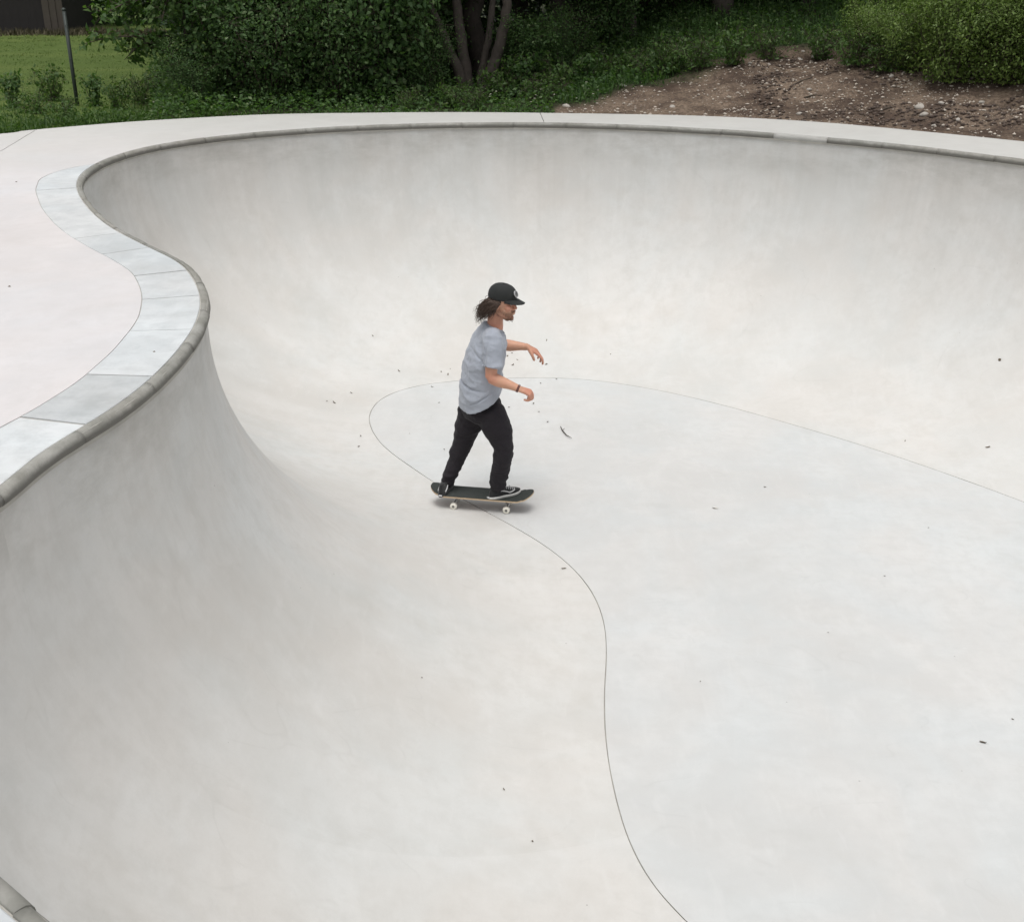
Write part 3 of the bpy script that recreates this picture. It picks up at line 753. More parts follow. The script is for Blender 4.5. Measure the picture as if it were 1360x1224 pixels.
# ---- grass: short field turf, long verge grass
def blades(name, n, sampler, hfun, mat, label, lean=.45, wid=.006):
    pts = sampler(n); n = len(pts); h = hfun(pts)
    az = rng.uniform(0, 6.28, n); ln = rng.normal(0, lean, n)
    d = np.column_stack([np.cos(az)*ln, np.sin(az)*ln, np.ones(n)]); d /= np.linalg.norm(d, axis=1)[:, None]
    sv = np.column_stack([-np.sin(az+rng.normal(0, .8, n)), np.cos(az), np.zeros(n)]); w_ = wid*(1+2*h)[:, None]
    mid = pts+d*(h*.55)[:, None]; tip = pts+d*h[:, None]; tip[:, 2] -= np.abs(ln)*h*.35; tip[:, :2] += d[:, :2]*(h*.25)[:, None]
    V = np.stack([pts-sv*w_, pts+sv*w_, mid+sv*w_*.8, mid-sv*w_*.8, tip], 1).reshape(-1, 3)
    o_ = (np.arange(n)*5)[:, None]
    Fc = np.concatenate([o_+np.array([[0, 1, 2]]), o_+np.array([[0, 2, 3]]), o_+np.array([[3, 2, 4]])], 1).reshape(-1, 3)
    o = np_mesh(name, V, Fc, mat); tag(o, label, 'grass', None, 'stuff'); return o
def verge(n):
    o = []
    while len(o) < n:
        k_ = random.randrange(ND); x0, y0 = OUTR[k_]
        if y0 < 9.0 or x0 > 7: continue
        d = 0.04+abs(random.gauss(0, .9)); x = x0+dirs[k_][0]*d; y = y0+dirs[k_][1]*d
        if random.random() < dirtness(x, y)*1.3: continue
        if noise.noise(Vector((x*2.2, y*2.2, 1))) < random.uniform(-.3, .25) or (-4.2 < x < 1.0 and random.random() < .8): continue
        o.append((x, y, ground_z(x, y)-.01))
    return np.array(o)
blades('verge_grass', 9000, verge, lambda p: .03+.17*rng.uniform(0, 1, len(p))**2.2, M['leaf_mid'], 'long unkempt grass along the outer edge of the deck', .9, .004)
def upper(n):
    o = []
    while len(o) < n:
        px = random.uniform(740, 1500); Y = random.uniform(13.0, 21); x = x_at(px, Y)
        if dirtness(x, Y) > .35*random.random() or inside(x, Y): continue
        o.append((x, Y, ground_z(x, Y)-.01))
    return np.array(o)
blades('bank_grass', 22000, upper, lambda p: .05+.2*rng.uniform(0, 1, len(p))**1.5, M['leaf_dark'], 'dark rank grass between soil bank and shrubs', .6, .006)
def field(n):
    o = []
    while len(o) < n:
        Y = 15+16*random.random()**1.3; x = random.uniform(-15, -3.5)
        o.append((x, Y, ground_z(x, Y)-.01))
    return np.array(o)
blades('field_grass', 50000, field, lambda p: rng.uniform(.010, .035, len(p)), M['grass_blade'], 'short mown grass of the field at left', .5, .006)

# herb layer: low broad leaves hugging the wood floor
def herb(n):
    o = []
    while len(o) < n:
        px = random.uniform(195, 1500); Y = random.uniform(12.5, 21)
        x = x_at(px, Y); dd = math.hypot(x-.3, Y-9)-5.0
        if dd < .1 or inside(x, Y) or random.random() < dirtness(x, Y)*1.2: continue
        o.append((x, Y, ground_z(x, Y)+random.uniform(.0, .22)*min(1, dd)))
    return np.array(o)
P = herb(42000); D = rng.normal(0, 1, P.shape); D[:, 2] *= .4
V, Fc = leaf_cloud(P, D, .055, .3, .6); o = np_mesh('ground_ivy', V, Fc, M['leaf_dark']); tag(o, 'low broad-leaved ground cover under the shrubs', 'ground cover', None, 'stuff')

def tangle(n):
    o = []
    while len(o) < n:
        k_ = random.randrange(ND); x0_, y0_ = OUTR[k_]
        if y0_ < 9.5 or x0_ > -3.2: continue
        d = .03+abs(random.gauss(0, .75)); x = x0_+dirs[k_][0]*d; y = y0_+dirs[k_][1]*d
        q = noise.noise(Vector((x*1.7, y*1.7, 4)))
        if q < random.uniform(-.35, .2): continue
        o.append((x, y, ground_z(x, y)+random.random()**1.7*(.10+.42*max(0, q+.2))*min(1, .25+d)))
    return np.array(o)
P = tangle(15000); D = rng.normal(0, 1, P.shape); D[:, 2] += .3
V, Fc = leaf_cloud(P, D, .045, .4, .42); o = np_mesh('tangled_weeds', V, Fc, M['leaf_mid']); tag(o, 'knee-high tangle of mixed weeds between deck and mown field', 'weeds', None, 'stuff')

# small white flowers and pale leaf tips in the undergrowth
fg = Geo()
for k in range(60):
    px = random.choice([random.uniform(640, 800), random.uniform(170, 360), random.uniform(640, 760)]); py = random.uniform(112, 146) if px > 500 else random.uniform(132, 152)
    p = ground_hit(px, py)
    c = Vector((p.x, p.y, ground_z(p.x, p.y)+random.uniform(.06, .2)))
    for m in range(5):
        a_ = m*1.2566+random.random(); e = c+Vector((math.cos(a_)*.016, math.sin(a_)*.016, .004))
        sdv = Vector((-math.sin(a_), math.cos(a_), 0))*.007
        fg.add([c, c.lerp(e, .6)+sdv, e, c.lerp(e, .6)-sdv], [(0, 1, 2, 3)])
o = fg.build('wild_flowers', M['flower'], None, False); tag(o, 'tiny white flowers dotted in the undergrowth by the deck', 'flowers', None, 'stuff')

# arching pale grass stem
b0 = ground_hit(879, 84); tg_ = Geo(); e1 = on_y(894, 66, b0.y)
tg_.tube([b0, b0+Vector((.02, 0, .10)), Vector((b0.x+.06, b0.y, e1.z-.02)), e1+Vector((.03, 0, 0))], [.007, .006, .005, .003], 5)
e2 = on_y(876, 72, b0.y); tg_.tube([b0, e2], [.006, .003], 5)
o = tg_.build('grass_stem', plain('straw', (.22, .24, .12), .8)); tag(o, 'pale arching grass stem standing above the soil bank under the trees', 'grass stem')

# ================================================================== stones and sticks on the soil
def stone_mesh(r, seed, flat=.6):
    bm = bmesh.new(); bmesh.ops.create_icosphere(bm, subdivisions=2, radius=r)
    for v in bm.verts:
        f = 1+.35*noise.noise(v.co*(1.3/r)+Vector((seed, 0, 0))); v.co *= f; v.co.z *= flat; v.co.x *= 1.25
    me = bpy.data.meshes.new('stone'); bm.to_mesh(me); bm.free(); me.materials.append(M['stone'])
    me.polygons.foreach_set('use_smooth', [True]*len(me.polygons)); return me
sm = [stone_mesh(.05, s_*3.7) for s_ in range(5)]
STN = [(1222, 143, 1.3, 'largest pale stone lying on the soil near the right deck edge'), (1063, 153, .95, 'pale oval stone lying close to the far deck edge'),
 (1227, 153, .9, 'flat pale stone just below the largest stone on the soil'), (1067, 70, .9, 'pale stone at the top edge of the soil bank, leftmost of the group'),
 (1081, 77, 1.0, 'pale stone in the group at the top of the soil bank'), (1095, 72, 1.1, 'long pale stone rightmost in the group at the top of the soil bank'),
 (1062, 80, .8, 'pale stone lowest in the group at the top of the soil bank'), (1184, 102, .7, 'pale stone on the soil under the bright bushes'),
 (1250, 138, .7, 'flat pale stone just right of and above the largest stone'), (996, 85, .6, 'small pale stone on the upper left edge of the soil'),
 (1303, 137, .7, 'pale stone on the soil near the right photo edge'), (1074, 120, .65, 'small upright pale stone in the middle of the soil bank'),
 (1198, 99, .6, 'small pale stone right beside another under the bright bushes'), (1021, 87, .6, 'small pale stone on the soil below the weeds'),
 (828, 115, .9, 'flat pale stone at the weedy left edge of the soil'), (797, 122, .8, 'pale flat stone at the left tip of the soil bank'),
 (893, 143, .8, 'pale stone touching the deck edge on the left of the soil'), (752, 142, 1.0, 'pale stone at the pointed left end of the soil'),
 (1272, 160, .7, 'pale stone by the deck edge toward the right'), (1240, 168, .6, 'small pale stone closest to the deck on the right')]
for k, (px, py, s_, lab) in enumerate(STN):
    p = ground_hit(px, py)
    while off_deck(p.x, p.y) < .04: py -= 1.5; p = ground_hit(px, py)
    o = bpy.data.objects.new('stone', sm[k % 5]); COL.objects.link(o)
    o.location = (p.x, p.y, p.z+.008); o.scale = (s_*.85,)*3; o.rotation_euler = (random.uniform(-.3, .3), random.uniform(-.3, .3), random.uniform(0, 6))
    tag(o, lab, 'stone', 'loose stones on the soil bank')
gg = Geo(); 
for k in range(6000):
    px = random.uniform(740, 1420); py = random.uniform(80, 190); p = ground_hit(px, py)
    if off_deck(p.x, p.y) < .03 or dirtness(p.x, p.y) < .5 or noise.noise(Vector((p.x*1.3, p.y*1.3, 8))) < random.uniform(-.6, .35): continue
    r_ = .006+.019*random.random()**3.5
    c = Vector((p.x, p.y, g_h(p.x, p.y)+r_*.3)); V = [c+Vector((random.uniform(.6, 1.3)*r_*a_, random.uniform(.6, 1.2)*r_*b_, random.uniform(.4, .8)*r_*c_)) for a_, b_, c_ in ((1, 0, 0), (0, 1, 0), (-1, 0, 0), (0, -1, 0), (0, 0, 1), (0, 0, -1))]
    gg.add(V, [(0, 1, 4), (1, 2, 4), (2, 3, 4), (3, 0, 4), (1, 0, 5), (2, 1, 5), (3, 2, 5), (0, 3, 5)])
o = gg.build('gravel', M['gravel'], None, False); tag(o, 'scattered gravel and crumbs of stone on the brown soil', 'gravel', None, 'stuff')
cg = Geo()
for k in range(2200):
    px = random.uniform(1000, 1380); py = random.uniform(78, 170); p = ground_hit(px, py)
    if off_deck(p.x, p.y) < .08 or dirtness(p.x, p.y) < .6 or noise.noise(Vector((p.x*.9, p.y*.9, 3))) < .0: continue
    r_ = random.uniform(.008, .030)
    c = Vector((p.x, p.y, g_h(p.x, p.y)+r_*.2)); V = [c+Vector((random.uniform(.6, 1.4)*r_*a_, random.uniform(.6, 1.4)*r_*b_, random.uniform(.4, 1)*r_*c_)) for a_, b_, c_ in ((1, 0, 0), (.2, 1, 0), (-1, .3, 0), (0, -1, 0), (0, 0, 1), (0, 0, -1))]
    cg.add(V, [(0, 1, 4), (1, 2, 4), (2, 3, 4), (3, 0, 4), (1, 0, 5), (2, 1, 5), (3, 2, 5), (0, 3, 5)])
o = cg.build('soil_clods', plain('soil_clod', (.080, .058, .046), .95, var=.4, scale=20), None, True); tag(o, 'dark crumbly clods of freshly turned soil', 'soil', None, 'stuff')
for (a_, b_, r_, lab) in [((1045, 119), (1078, 105), .012, 'thin dark stick lying slantwise on the middle of the soil bank'), ((1168, 150), (1184, 145), .016, 'short brown piece of wood lying near the largest stone'), ((1068, 131), (1092, 129), .010, 'thin twig lying flat on the pale part of the soil')]:
    p, q = ground_hit(*a_), ground_hit(*b_); g_ = Geo(); mm = p.lerp(q, .5)+Vector((0, 0, .03))
    g_.tube([p+Vector((0, 0, .012)), mm, q+Vector((0, 0, .015))], [r_, r_*.9, r_*.6], 6); o = g_.build('stick', M['twig']); tag(o, lab, 'stick')

# ================================================================== fence post, shed
pb = ground_hit(103, 141); root = empty('fence_post', pb)
top = on_y(86, 14, pb.y).z-pb.z
g_ = Geo(); g_.tube([(0, 0, -.3), (0, 0, top)], [.024, .024], 10); g_.build('post', M['post'], root)
g_ = Geo(); g_.tube([(0, 0, top), (0, 0, top+.012), (0, 0, top+.03)], [.028, .028, .010], 10); g_.build('cap', M['post'], root)
for hz in (.15, .5, .85): 
    g_ = Geo(); g_.tube([(-.01, -.026, top*hz), (.012, -.03, top*hz+.004), (.03, -.022, top*hz)], [.003]*3, 4); g_.build('wire_clip', M['post'], root)
tag(root, 'slim dark metal fence post standing at the edge of the mown field', 'fence post')

shed = empty('timber_shed', (0, 0, 0)); sy = 31.0; gz = ground_z(-12, sy)-.1; x1 = x_at(62, sy, 2.2); x0 = x1-6.0
tag(shed, 'dark timber shed across the field in the top left corner', 'shed')
dk = plain('dark_weathered_boards', (.021, .018, .018), .85, var=.3, scale=5); br = plain('brown_boards', (.075, .062, .052), .85, var=.25, scale=6)
def box(name, a_, b_, mat, parent):
    (x_, y_, z_), (X_, Y_, Z_) = a_, b_; V = [(x_, y_, z_), (X_, y_, z_), (X_, Y_, z_), (x_, Y_, z_), (x_, y_, Z_), (X_, y_, Z_), (X_, Y_, Z_), (x_, Y_, Z_)]
    return obj(name, V, [(0, 3, 2, 1), (4, 5, 6, 7), (0, 1, 5, 4), (1, 2, 6, 5), (2, 3, 7, 6), (3, 0, 4, 7)], mat, parent)
box('wall', (x0, sy, gz), (x1, sy+3.5, gz+2.6), dk, shed)
nbd = 28
bd = None
for k in range(nbd):
    xa = x0+k*(x1-x0)/nbd
    if bd is None:
        bd = box('board', (0, -.025, 0), ((x1-x0)/nbd-.001, -.003, 2.6), dk, shed); o = bd
    else: o = bd.copy(); COL.objects.link(o); o.parent = shed
    o.location = (xa, sy+random.uniform(-.006, 0), gz+.12)
bx_ = None
for k in range(3):
    w_ = .17
    if bx_ is None: bx_ = box('end_board', (0, 0, 0), (w_-.01, .03, 2.5), br, shed); o = bx_
    else: o = bx_.copy(); COL.objects.link(o); o.parent = shed
    o.location = (x1+.01+k*(w_-.009), sy-.15+.02*k, gz+.1+.02*k)
rf = [(x0-.3, sy-.4, gz+2.55), (x1+.5, sy-.4, gz+2.55), (x1+.5, sy+4, gz+3.7), (x0-.3, sy+4, gz+3.7)]
obj('roof', rf+[(a_, b_, c_+.08) for a_, b_, c_ in rf], [(3, 2, 1, 0), (4, 5, 6, 7), (0, 1, 5, 4), (1, 2, 6, 5), (2, 3, 7, 6), (3, 0, 4, 7)], dk, shed)
# rank growth at the foot of the shed
def shedfoot(n):
    x = rng.uniform(x0, x1+3, n); y = sy-.5+rng.normal(0, .35, n)
    return np.column_stack([x, y, [ground_z(a_, b_)-.01 for a_, b_ in zip(x, y)]])
blades('shed_grass', 5000, shedfoot, lambda p: rng.uniform(.06, .22, len(p)), plain('dry_grass', (.075, .065, .035), .9), 'dull brownish grass at the foot of the dark shed', .5, .008)
# hedge closing the field behind the shed
n = 22000
P = np.column_stack([rng.uniform(-34, -7.5, n), rng.normal(36.5, .8, n), rng.uniform(T-1.2, 6.5, n)])
V, Fc = leaf_cloud(P, rng.normal(0, 1, (n, 3)), .30, .3, .65)
o = np_mesh('field_hedge', V, Fc, M['leaf_dark']); tag(o, 'dark hedge along the far end of the mown field', 'hedge', None, 'stuff')

# ================================================================== litter on the concrete
dg = bpy.context.evaluated_depsgraph_get(); dg.update()
def bvh_of(name):
    o = bpy.data.objects[name]; me = o.data
    return BVHTree.FromPolygons([v.co[:] for v in me.vertices], [p.vertices[:] for p in me.polygons])
b_wall, b_floor = bvh_of('bowl_wall'), bvh_of('bowl_floor')
def surf(px, py):
    d = ray(px, py).normalized(); o = Vector((0, 0, CAM_H)); best = None
    for b in (b_wall, b_floor):
        h = b.ray_cast(o, d, 60)
        if h[0] is not None and (best is None or h[3] < best[3]): best = h
    return (best[0], best[1] if best[1].z > 0 else -best[1]) if best else (on_z(px, py, 0), Vector((0, 0, 1)))
def down(x, y):
    zs = []
    for b in (b_wall, b_floor):
        h = b.ray_cast(Vector((x, y, 1.0)), Vector((0, 0, -1)), 5)
        if h[0] is not None: zs.append(h[0].z)
    return max(zs) if zs else 0.0
def bit(name, px, py, s_, mat, lab, cat, group, curl=.35):
    p, n_ = surf(px, py); k = 8; V = []; az = random.uniform(0, 6.28)
    for ring, rr in ((0, 1.0), (1, .5)):
        for i_ in range(k):
            a_ = 2*math.pi*i_/k; r_ = rr*(1+.35*math.sin(a_*2+az)+random.uniform(-.15, .15))
            V.append((math.cos(a_)*r_*s_*1.3, math.sin(a_)*r_*s_*.7, (curl*s_*(r_**2)*(.5+.5*math.sin(a_+az))+.0015)))
    V.append((0, 0, .002)); F_ = [(i_, (i_+1) % k, k+(i_+1) % k, k+i_) for i_ in range(k)]+[(k+i_, k+(i_+1) % k, 2*k) for i_ in range(k)]
    nv = len(V); V += [(x, y, z+.0012) for x, y, z in V]; F_ += [tuple(j+nv for j in reversed(f)) for f in F_]
    o = obj(name, V, F_, mat, None, True); o.location = p+n_*.001
    q = n_.to_track_quat('Z', 'Y') @ Quaternion((0, 0, 1), az); o.rotation_mode = 'QUATERNION'; o.rotation_quaternion = q
    tag(o, lab, cat, group); return o
SPECIAL = {(1306,986): 'dark leaf scrap lying alone on the bowl floor near the lower right corner', (748.5,755): 'dark leaf scrap beside the bend of the floor joint below the skateboard',
 (1328,478): 'curled leaf scrap low on the far right wall near the right photo edge', (1312,594): 'dark leaf scrap between the floor joint and the right photo edge', (444,535): 'larger dark leaf scrap of the pair left of the floor joint tip',
 (1016,647): 'small leaf scrap on the open floor right of the skater', (495,446): 'leaf scrap highest up the wall left of the skater', (530,493): 'leaf scrap on the wall left of the skater at hip height, above the floor joint',
 (707,1117): 'tiny leaf scrap at the bottom of the photo left of the floor joint', (669,1048): 'tiny leaf scrap low in the photo on the near wall transition', (726,452): 'leaf scrap just above the outstretched left hand of the skater',
 (590,597): 'leaf scrap directly left of the rear knee of the skater', (1202,586): 'tiny leaf scrap just above the floor joint at right', (811,470.6): 'small leaf scrap on the far transition right of the hands of the skater'}
LIT = [(726,452,.9),(680,469,.7),(674,473,.8),(681,485,.8),(725.5,484,.9),(718,509,.9),(739,503.6,.9),(708.6,536,1.1),(715.5,547,.7),(727.5,560.5,1),(586,494,.8),
(595,498,.9),(598,490,.5),(574,514,.9),(583,535,.6),(590,597,.8),(676,541,.8),(687,478,.6),(495,446,.8),(530,493,.8),(434,533,.8),(444,535,1.2),(466.5,522,.8),(479,579,.9),(476.5,593,1),
(748.5,755,1.0),(811,470.6,.6),(544,576,.5),(1328,478,1.2),(1202,586,.6),(1312,594,1.1),(1016,647,.8),(1233,701,.5),(1175,765,.5),(1306,986,1.2),(707,1117,.5),(669,1048,.5),(1345,955,.5),(1100,840,.4),(930,905,.4),(560,900,.4)]
for px, py, s_ in LIT:
    bit('leaf_bit', px, py, .0110*s_, M['debris'], SPECIAL.get((px, py), 'tiny dark scrap of dry leaf lying on the pale bowl concrete'), 'leaf litter', 'dry leaf scraps scattered in the bowl', random.uniform(.2, .7))
bit('pale_chip', 950, 675, .017, M['debris_pale'], 'small whitish chip lying on the open bowl floor', 'chip', None)
# twig
cp = [surf(*q)[0]+Vector((0, 0, .006+.004*k)) for k, q in enumerate([(744.5, 567), (747, 573), (752, 579.5), (759, 584)])]
g_ = Geo(); g_.tube(cp, [.0035, .005, .0045, .002], 6); g_.tube([cp[1], cp[1]+Vector((.02, .03, .01))], [.003, .0015], 4)
o = g_.build('twig', plain('dark_twig', (.06, .05, .04), .9)); tag(o, 'thin curved dark twig lying on the bowl floor right of the skater', 'twig')
# few crumbs on the deck
for px, py in [(10, 381), (20, 242), (202, 468)]:
    p = on_z(px, py, T); o = obj('crumb', [(0, 0, 0), (.014, 0, 0), (.016, .01, 0), (.002, .012, 0), (.008, .006, .006)], [(3, 2, 1, 0), (0, 1, 4), (1, 2, 4), (2, 3, 4), (3, 0, 4)], M['debris'])
    o.location = p+Vector((0, 0, .0005)); tag(o, {10: 'dark crumb on the open deck at the left photo edge', 20: 'dark crumb on the deck left of the curved slab band', 202: 'dark crumb on a pale edge slab beside the lip'}[px], 'crumb')

# ================================================================== skateboard
rw, fw = surf(602, 676)[0], surf(672.5, 682)[0]
hd = Vector((fw.x-rw.x, fw.y-rw.y, 0)).normalized(); lf = Vector((-hd.y, hd.x, 0))
cen_b = (rw+fw)*.5+lf*.088; cen_b.z = 0
WB = .203; TR = .082
zr = .5*(down(*(cen_b-hd*WB+lf*TR)[:2])+down(*(cen_b-hd*WB-lf*TR)[:2])); zf = .5*(down(*(cen_b+hd*WB+lf*TR)[:2])+down(*(cen_b+hd*WB-lf*TR)[:2]))
bx = (hd*2*WB+Vector((0, 0, zf-zr))).normalized(); by = lf.copy(); bz = bx.cross(by).normalized()
org = Vector((cen_b.x, cen_b.y, .5*(zr+zf)+.001))
BM = Matrix.Translation(org) @ Matrix((bx, by, bz)).transposed().to_4x4()
board = empty('skateboard'); board.matrix_world = BM
tag(board, 'black-gripped wooden skateboard with white wheels rolling under the skater', 'skateboard')
M['ply'] = plain('maple_ply', (.50, .38, .25), .55, var=.2, scale=40); M['ply_under'] = plain('stained_ply_underside', (.12, .045, .03), .45, var=.4, scale=14)
M['grip'] = plain('grip_tape', (.050, .056, .052), .95, var=.35, scale=260, bmp=.4, spec=.3)
M['truck'] = plain('cast_aluminium', (.42, .42, .42), .38, metal=.9, var=.15)
M['urethane'] = plain('white_urethane', (.74, .72, .64), .45, var=.08); M['bearing'] = plain('steel_bearing', (.10, .09, .08), .4, metal=.6)
def deck_z(u_):
    a = max(0, abs(u_)-.285); return .102+.36*a+(.9*a*a)
def half_w(u_):
    e = abs(u_)-.30; L_ = .094 if u_ < 0 else .099
    return .102 if e <= 0 else .102*math.sqrt(max(0, 1-(e/L_)**2))
NU, NV = 64, 10
us = [-.393+.791*(.5-.5*math.cos(math.pi*i/NU)) for i in range(NU+1)]
def sheet(dz, inset):
    V = []
    for u_ in us:
        for j in range(NV+1):
            v_ = (2*j/NV-1); V.append((u_*(1-inset*2), v_*max(half_w(u_)-inset, .002), deck_z(u_)+.009*abs(v_)**2*(1 if abs(u_) < .33 else .4)+dz))
    return V
nvv = NV+1; Fq = [(i*nvv+j, (i+1)*nvv+j, (i+1)*nvv+j+1, i*nvv+j+1) for i in range(NU) for j in range(NV)]
top_, bot = sheet(0, 0), sheet(-.0112, 0); n0 = len(top_)
F2 = Fq+[tuple(k+n0 for k in reversed(f)) for f in Fq]
edge = [j for j in range(nvv)]+[i*nvv+NV for i in range(1, NU+1)]+[NU*nvv+j for j in range(NV-1, -1, -1)]+[i*nvv for i in range(NU-1, 0, -1)]
F2 += [(edge[i], edge[i]+n0, edge[(i+1) % len(edge)]+n0, edge[(i+1) % len(edge)]) for i in range(len(edge))]
dk_ = obj('deck', top_+bot, F2, M['ply'], board, True); dk_.data.materials.append(M['ply_under'])
mi = [0]*len(F2)
for i in range(len(Fq), 2*len(Fq)): mi[i] = 1
dk_.data.polygons.foreach_set('material_index', mi); dk_.data.polygons.foreach_set('use_smooth', [i < 2*len(Fq) for i in range(len(F2))])
obj('grip_tape', sheet(.0012, .0012), Fq, M['grip'], board, True)
def cyl_y(r0, r1, y0, y1, cx, cz, n=20):
    V = [(cx+r_*math.cos(2*math.pi*k/n), y_, cz+r_*math.sin(2*math.pi*k/n)) for y_, r_ in ((y0, r0), (y1, r1)) for k in range(n)]
    return V, [(k, (k+1) % n, n+(k+1) % n, n+k) for k in range(n)]+[tuple(range(n))[::-1], tuple(range(n, 2*n))]
def boxg(a_, b_):
    (x_, y_, z_), (X_, Y_, Z_) = a_, b_
    return [(x_, y_, z_), (X_, y_, z_), (X_, Y_, z_), (x_, Y_, z_), (x_, y_, Z_), (X_, y_, Z_), (X_, Y_, Z_), (x_, Y_, Z_)], [(0, 3, 2, 1), (4, 5, 6, 7), (0, 1, 5, 4), (1, 2, 6, 5), (2, 3, 7, 6), (3, 0, 4, 7)]
def lathe_y(prof_, cx, cy, cz, n=28):
    V = []; m = len(prof_)
    for k in range(n):
        a_ = 2*math.pi*k/n
        for y_, r_ in prof_: V.append((cx+r_*math.cos(a_), cy+y_, cz+r_*math.sin(a_)))
    return V, [(k*m+j, k*m+j+1, ((k+1) % n)*m+j+1, ((k+1) % n)*m+j) for k in range(n) for j in range(m-1)]
for sgn in (1, -1):
    cx = sgn*WB; g_ = Geo()
    g_.add(*boxg((cx-.040, -.028, .0825), (cx+.040, .028, .0905))); g_.add(*boxg((cx-.018, -.018, .062), (cx+.018, .018, .083)))
    g_.add(*cyl_y(.010, .016, -.062, 0, cx, .034)); g_.add(*cyl_y(.016, .010, 0.0004, .062, cx, .034))
    g_.tube([(cx, 0, .036), (cx-sgn*.014, 0, .066)], [.013, .012], 10); g_.add(*cyl_y(.004, .004, -.103, .103, cx, .0272, 8))
    g_.build('truck', M['truck'], board, False)
    for s2 in (1, -1):
        pr_ = [(-.016, .010), (-.016, .020), (-.0125, .0262), (-.006, .0272), (.006, .0272), (.0125, .0262), (.016, .020), (.016, .010)]
        V, F_ = lathe_y(pr_, cx, s2*TR, .0272); wh_ = obj('wheel', V, F_, M['urethane'], board, True)
        V, F_ = lathe_y([(-.0135, .0), (-.0135, .0105), (.0135, .0105), (.0135, .0)], cx, s2*TR, .0272, 16); obj('bearing', V, F_, M['bearing'], wh_)
for sgn in (1, -1):
    for a_ in (-.027, .027):
        for b_ in (-.021, .021):
            pass

# ================================================================== the skater
person = empty('person', (cen_b.x, cen_b.y, org.z+.105)); PINV = Matrix.Translation(-person.location)
tag(person, 'long-haired man in black cap, grey t-shirt and black trousers riding a skateboard', 'person')
def adopt(o, par=person):
    o.parent = par; o.matrix_parent_inverse = PINV.copy() if par is person else Matrix(); return o
def blob(c, ax, fr=None, sub=3):
    """ellipsoid; fr = 3 axis vectors"""
    bm = bmesh.new(); bmesh.ops.create_icosphere(bm, subdivisions=sub, radius=1.0)
    fr = fr or (Vector((1, 0, 0)), Vector((0, 1, 0)), Vector((0, 0, 1))); c = Vector(c)
    V = [c+fr[0]*v.co.x*ax[0]+fr[1]*v.co.y*ax[1]+fr[2]*v.co.z*ax[2] for v in bm.verts]; F_ = [tuple(v.index for v in f.verts) for f in bm.faces]; bm.free()
    return V, F_
def csub(P, k=5):
    P = [Vector(p) for p in P]; o = []
    for i in range(len(P)-1):
        a, b, c, d = P[max(i-1, 0)], P[i], P[i+1], P[min(i+2, len(P)-1)]
        for j in range(k):
            u_ = j/k; o.append(0.5*((2*b)+(c-a)*u_+(2*a-5*b+4*c-d)*u_*u_+(3*b-a-3*c+d)*u_**3))
    return o+[P[-1]]
def limb(P, R, k=5, sides=16):
    pts = csub(P, k); rr = [v.x for v in csub([Vector((r, 0, 0)) for r in R], k)]
    pts = [pts[0]+(pts[0]-pts[1]).normalized()*rr[0]*.5]+pts+[pts[-1]+(pts[-1]-pts[-2]).normalized()*rr[-1]*.5]; rr = [rr[0]*.55]+rr+[rr[-1]*.55]
    return tube_geo(pts, rr, sides)
def rings(R_, n=28):
    """R_: list of (centre, axis a vector, axis b vector)"""
    V = []; F_ = []
    for c, a, b in R_:
        for k in range(n):
            t_ = 2*math.pi*k/n; ct, st_ = math.cos(t_), math.sin(t_)
            sc_ = 1.0/((abs(ct)**2.4+abs(st_)**2.4)**(1/2.4)); V.append(Vector(c)+a*ct*sc_+b*st_*sc_)
    for i in range(len(R_)-1):
        for k in range(n): c_ = i*n+k; d_ = i*n+(k+1) % n; F_.append((c_, d_, d_+n, c_+n))
    F_.append(tuple(range(n))[::-1]); F_.append(tuple((len(R_)-1)*n+k for k in range(n)))
    return V, F_
def union(name, pieces, voxel, mat, smooth_it=4, par=person, disp=None, parent_adopt=True):
    V = []; F_ = []
    for v, f in pieces:
        bm = bmesh.new(); vs = [bm.verts.new(p) for p in v]
        for q in f:
            try: bm.faces.new([vs[i] for i in q])
            except ValueError: pass
        bmesh.ops.recalc_face_normals(bm, faces=bm.faces); bm.verts.index_update()
        o_ = len(V); V += [tuple(x.co) for x in bm.verts]; F_ += [tuple(x.index+o_ for x in q.verts) for q in bm.faces]; bm.free()
    tmp = obj('tmp', V, F_, None)
    m = tmp.modifiers.new('r', 'REMESH'); m.mode = 'VOXEL'; m.voxel_size = voxel; m.adaptivity = 0
    m = tmp.modifiers.new('s', 'SMOOTH'); m.factor = .6; m.iterations = smooth_it
    dg_ = bpy.context.evaluated_depsgraph_get(); dg_.update(); me = bpy.data.meshes.new_from_object(tmp.evaluated_get(dg_))
    bpy.data.objects.remove(tmp); me.name = name
    if disp:
        nn = [v.normal.copy() for v in me.vertices]
        for v, n_ in zip(me.vertices, nn): v.co += n_*disp(v.co, n_)
    me.polygons.foreach_set('use_smooth', [True]*len(me.polygons)); me.materials.clear(); me.materials.append(mat)
    o = bpy.data.objects.new(name, me); COL.objects.link(o); adopt(o, par); return o
Q = lambda px, py, Y: on_y(px, py, Y)
BY = cen_b.y   # depth of the board centre
d0 = BY-8.07
def J(px, py, Y): return on_y(px, py, Y+d0)
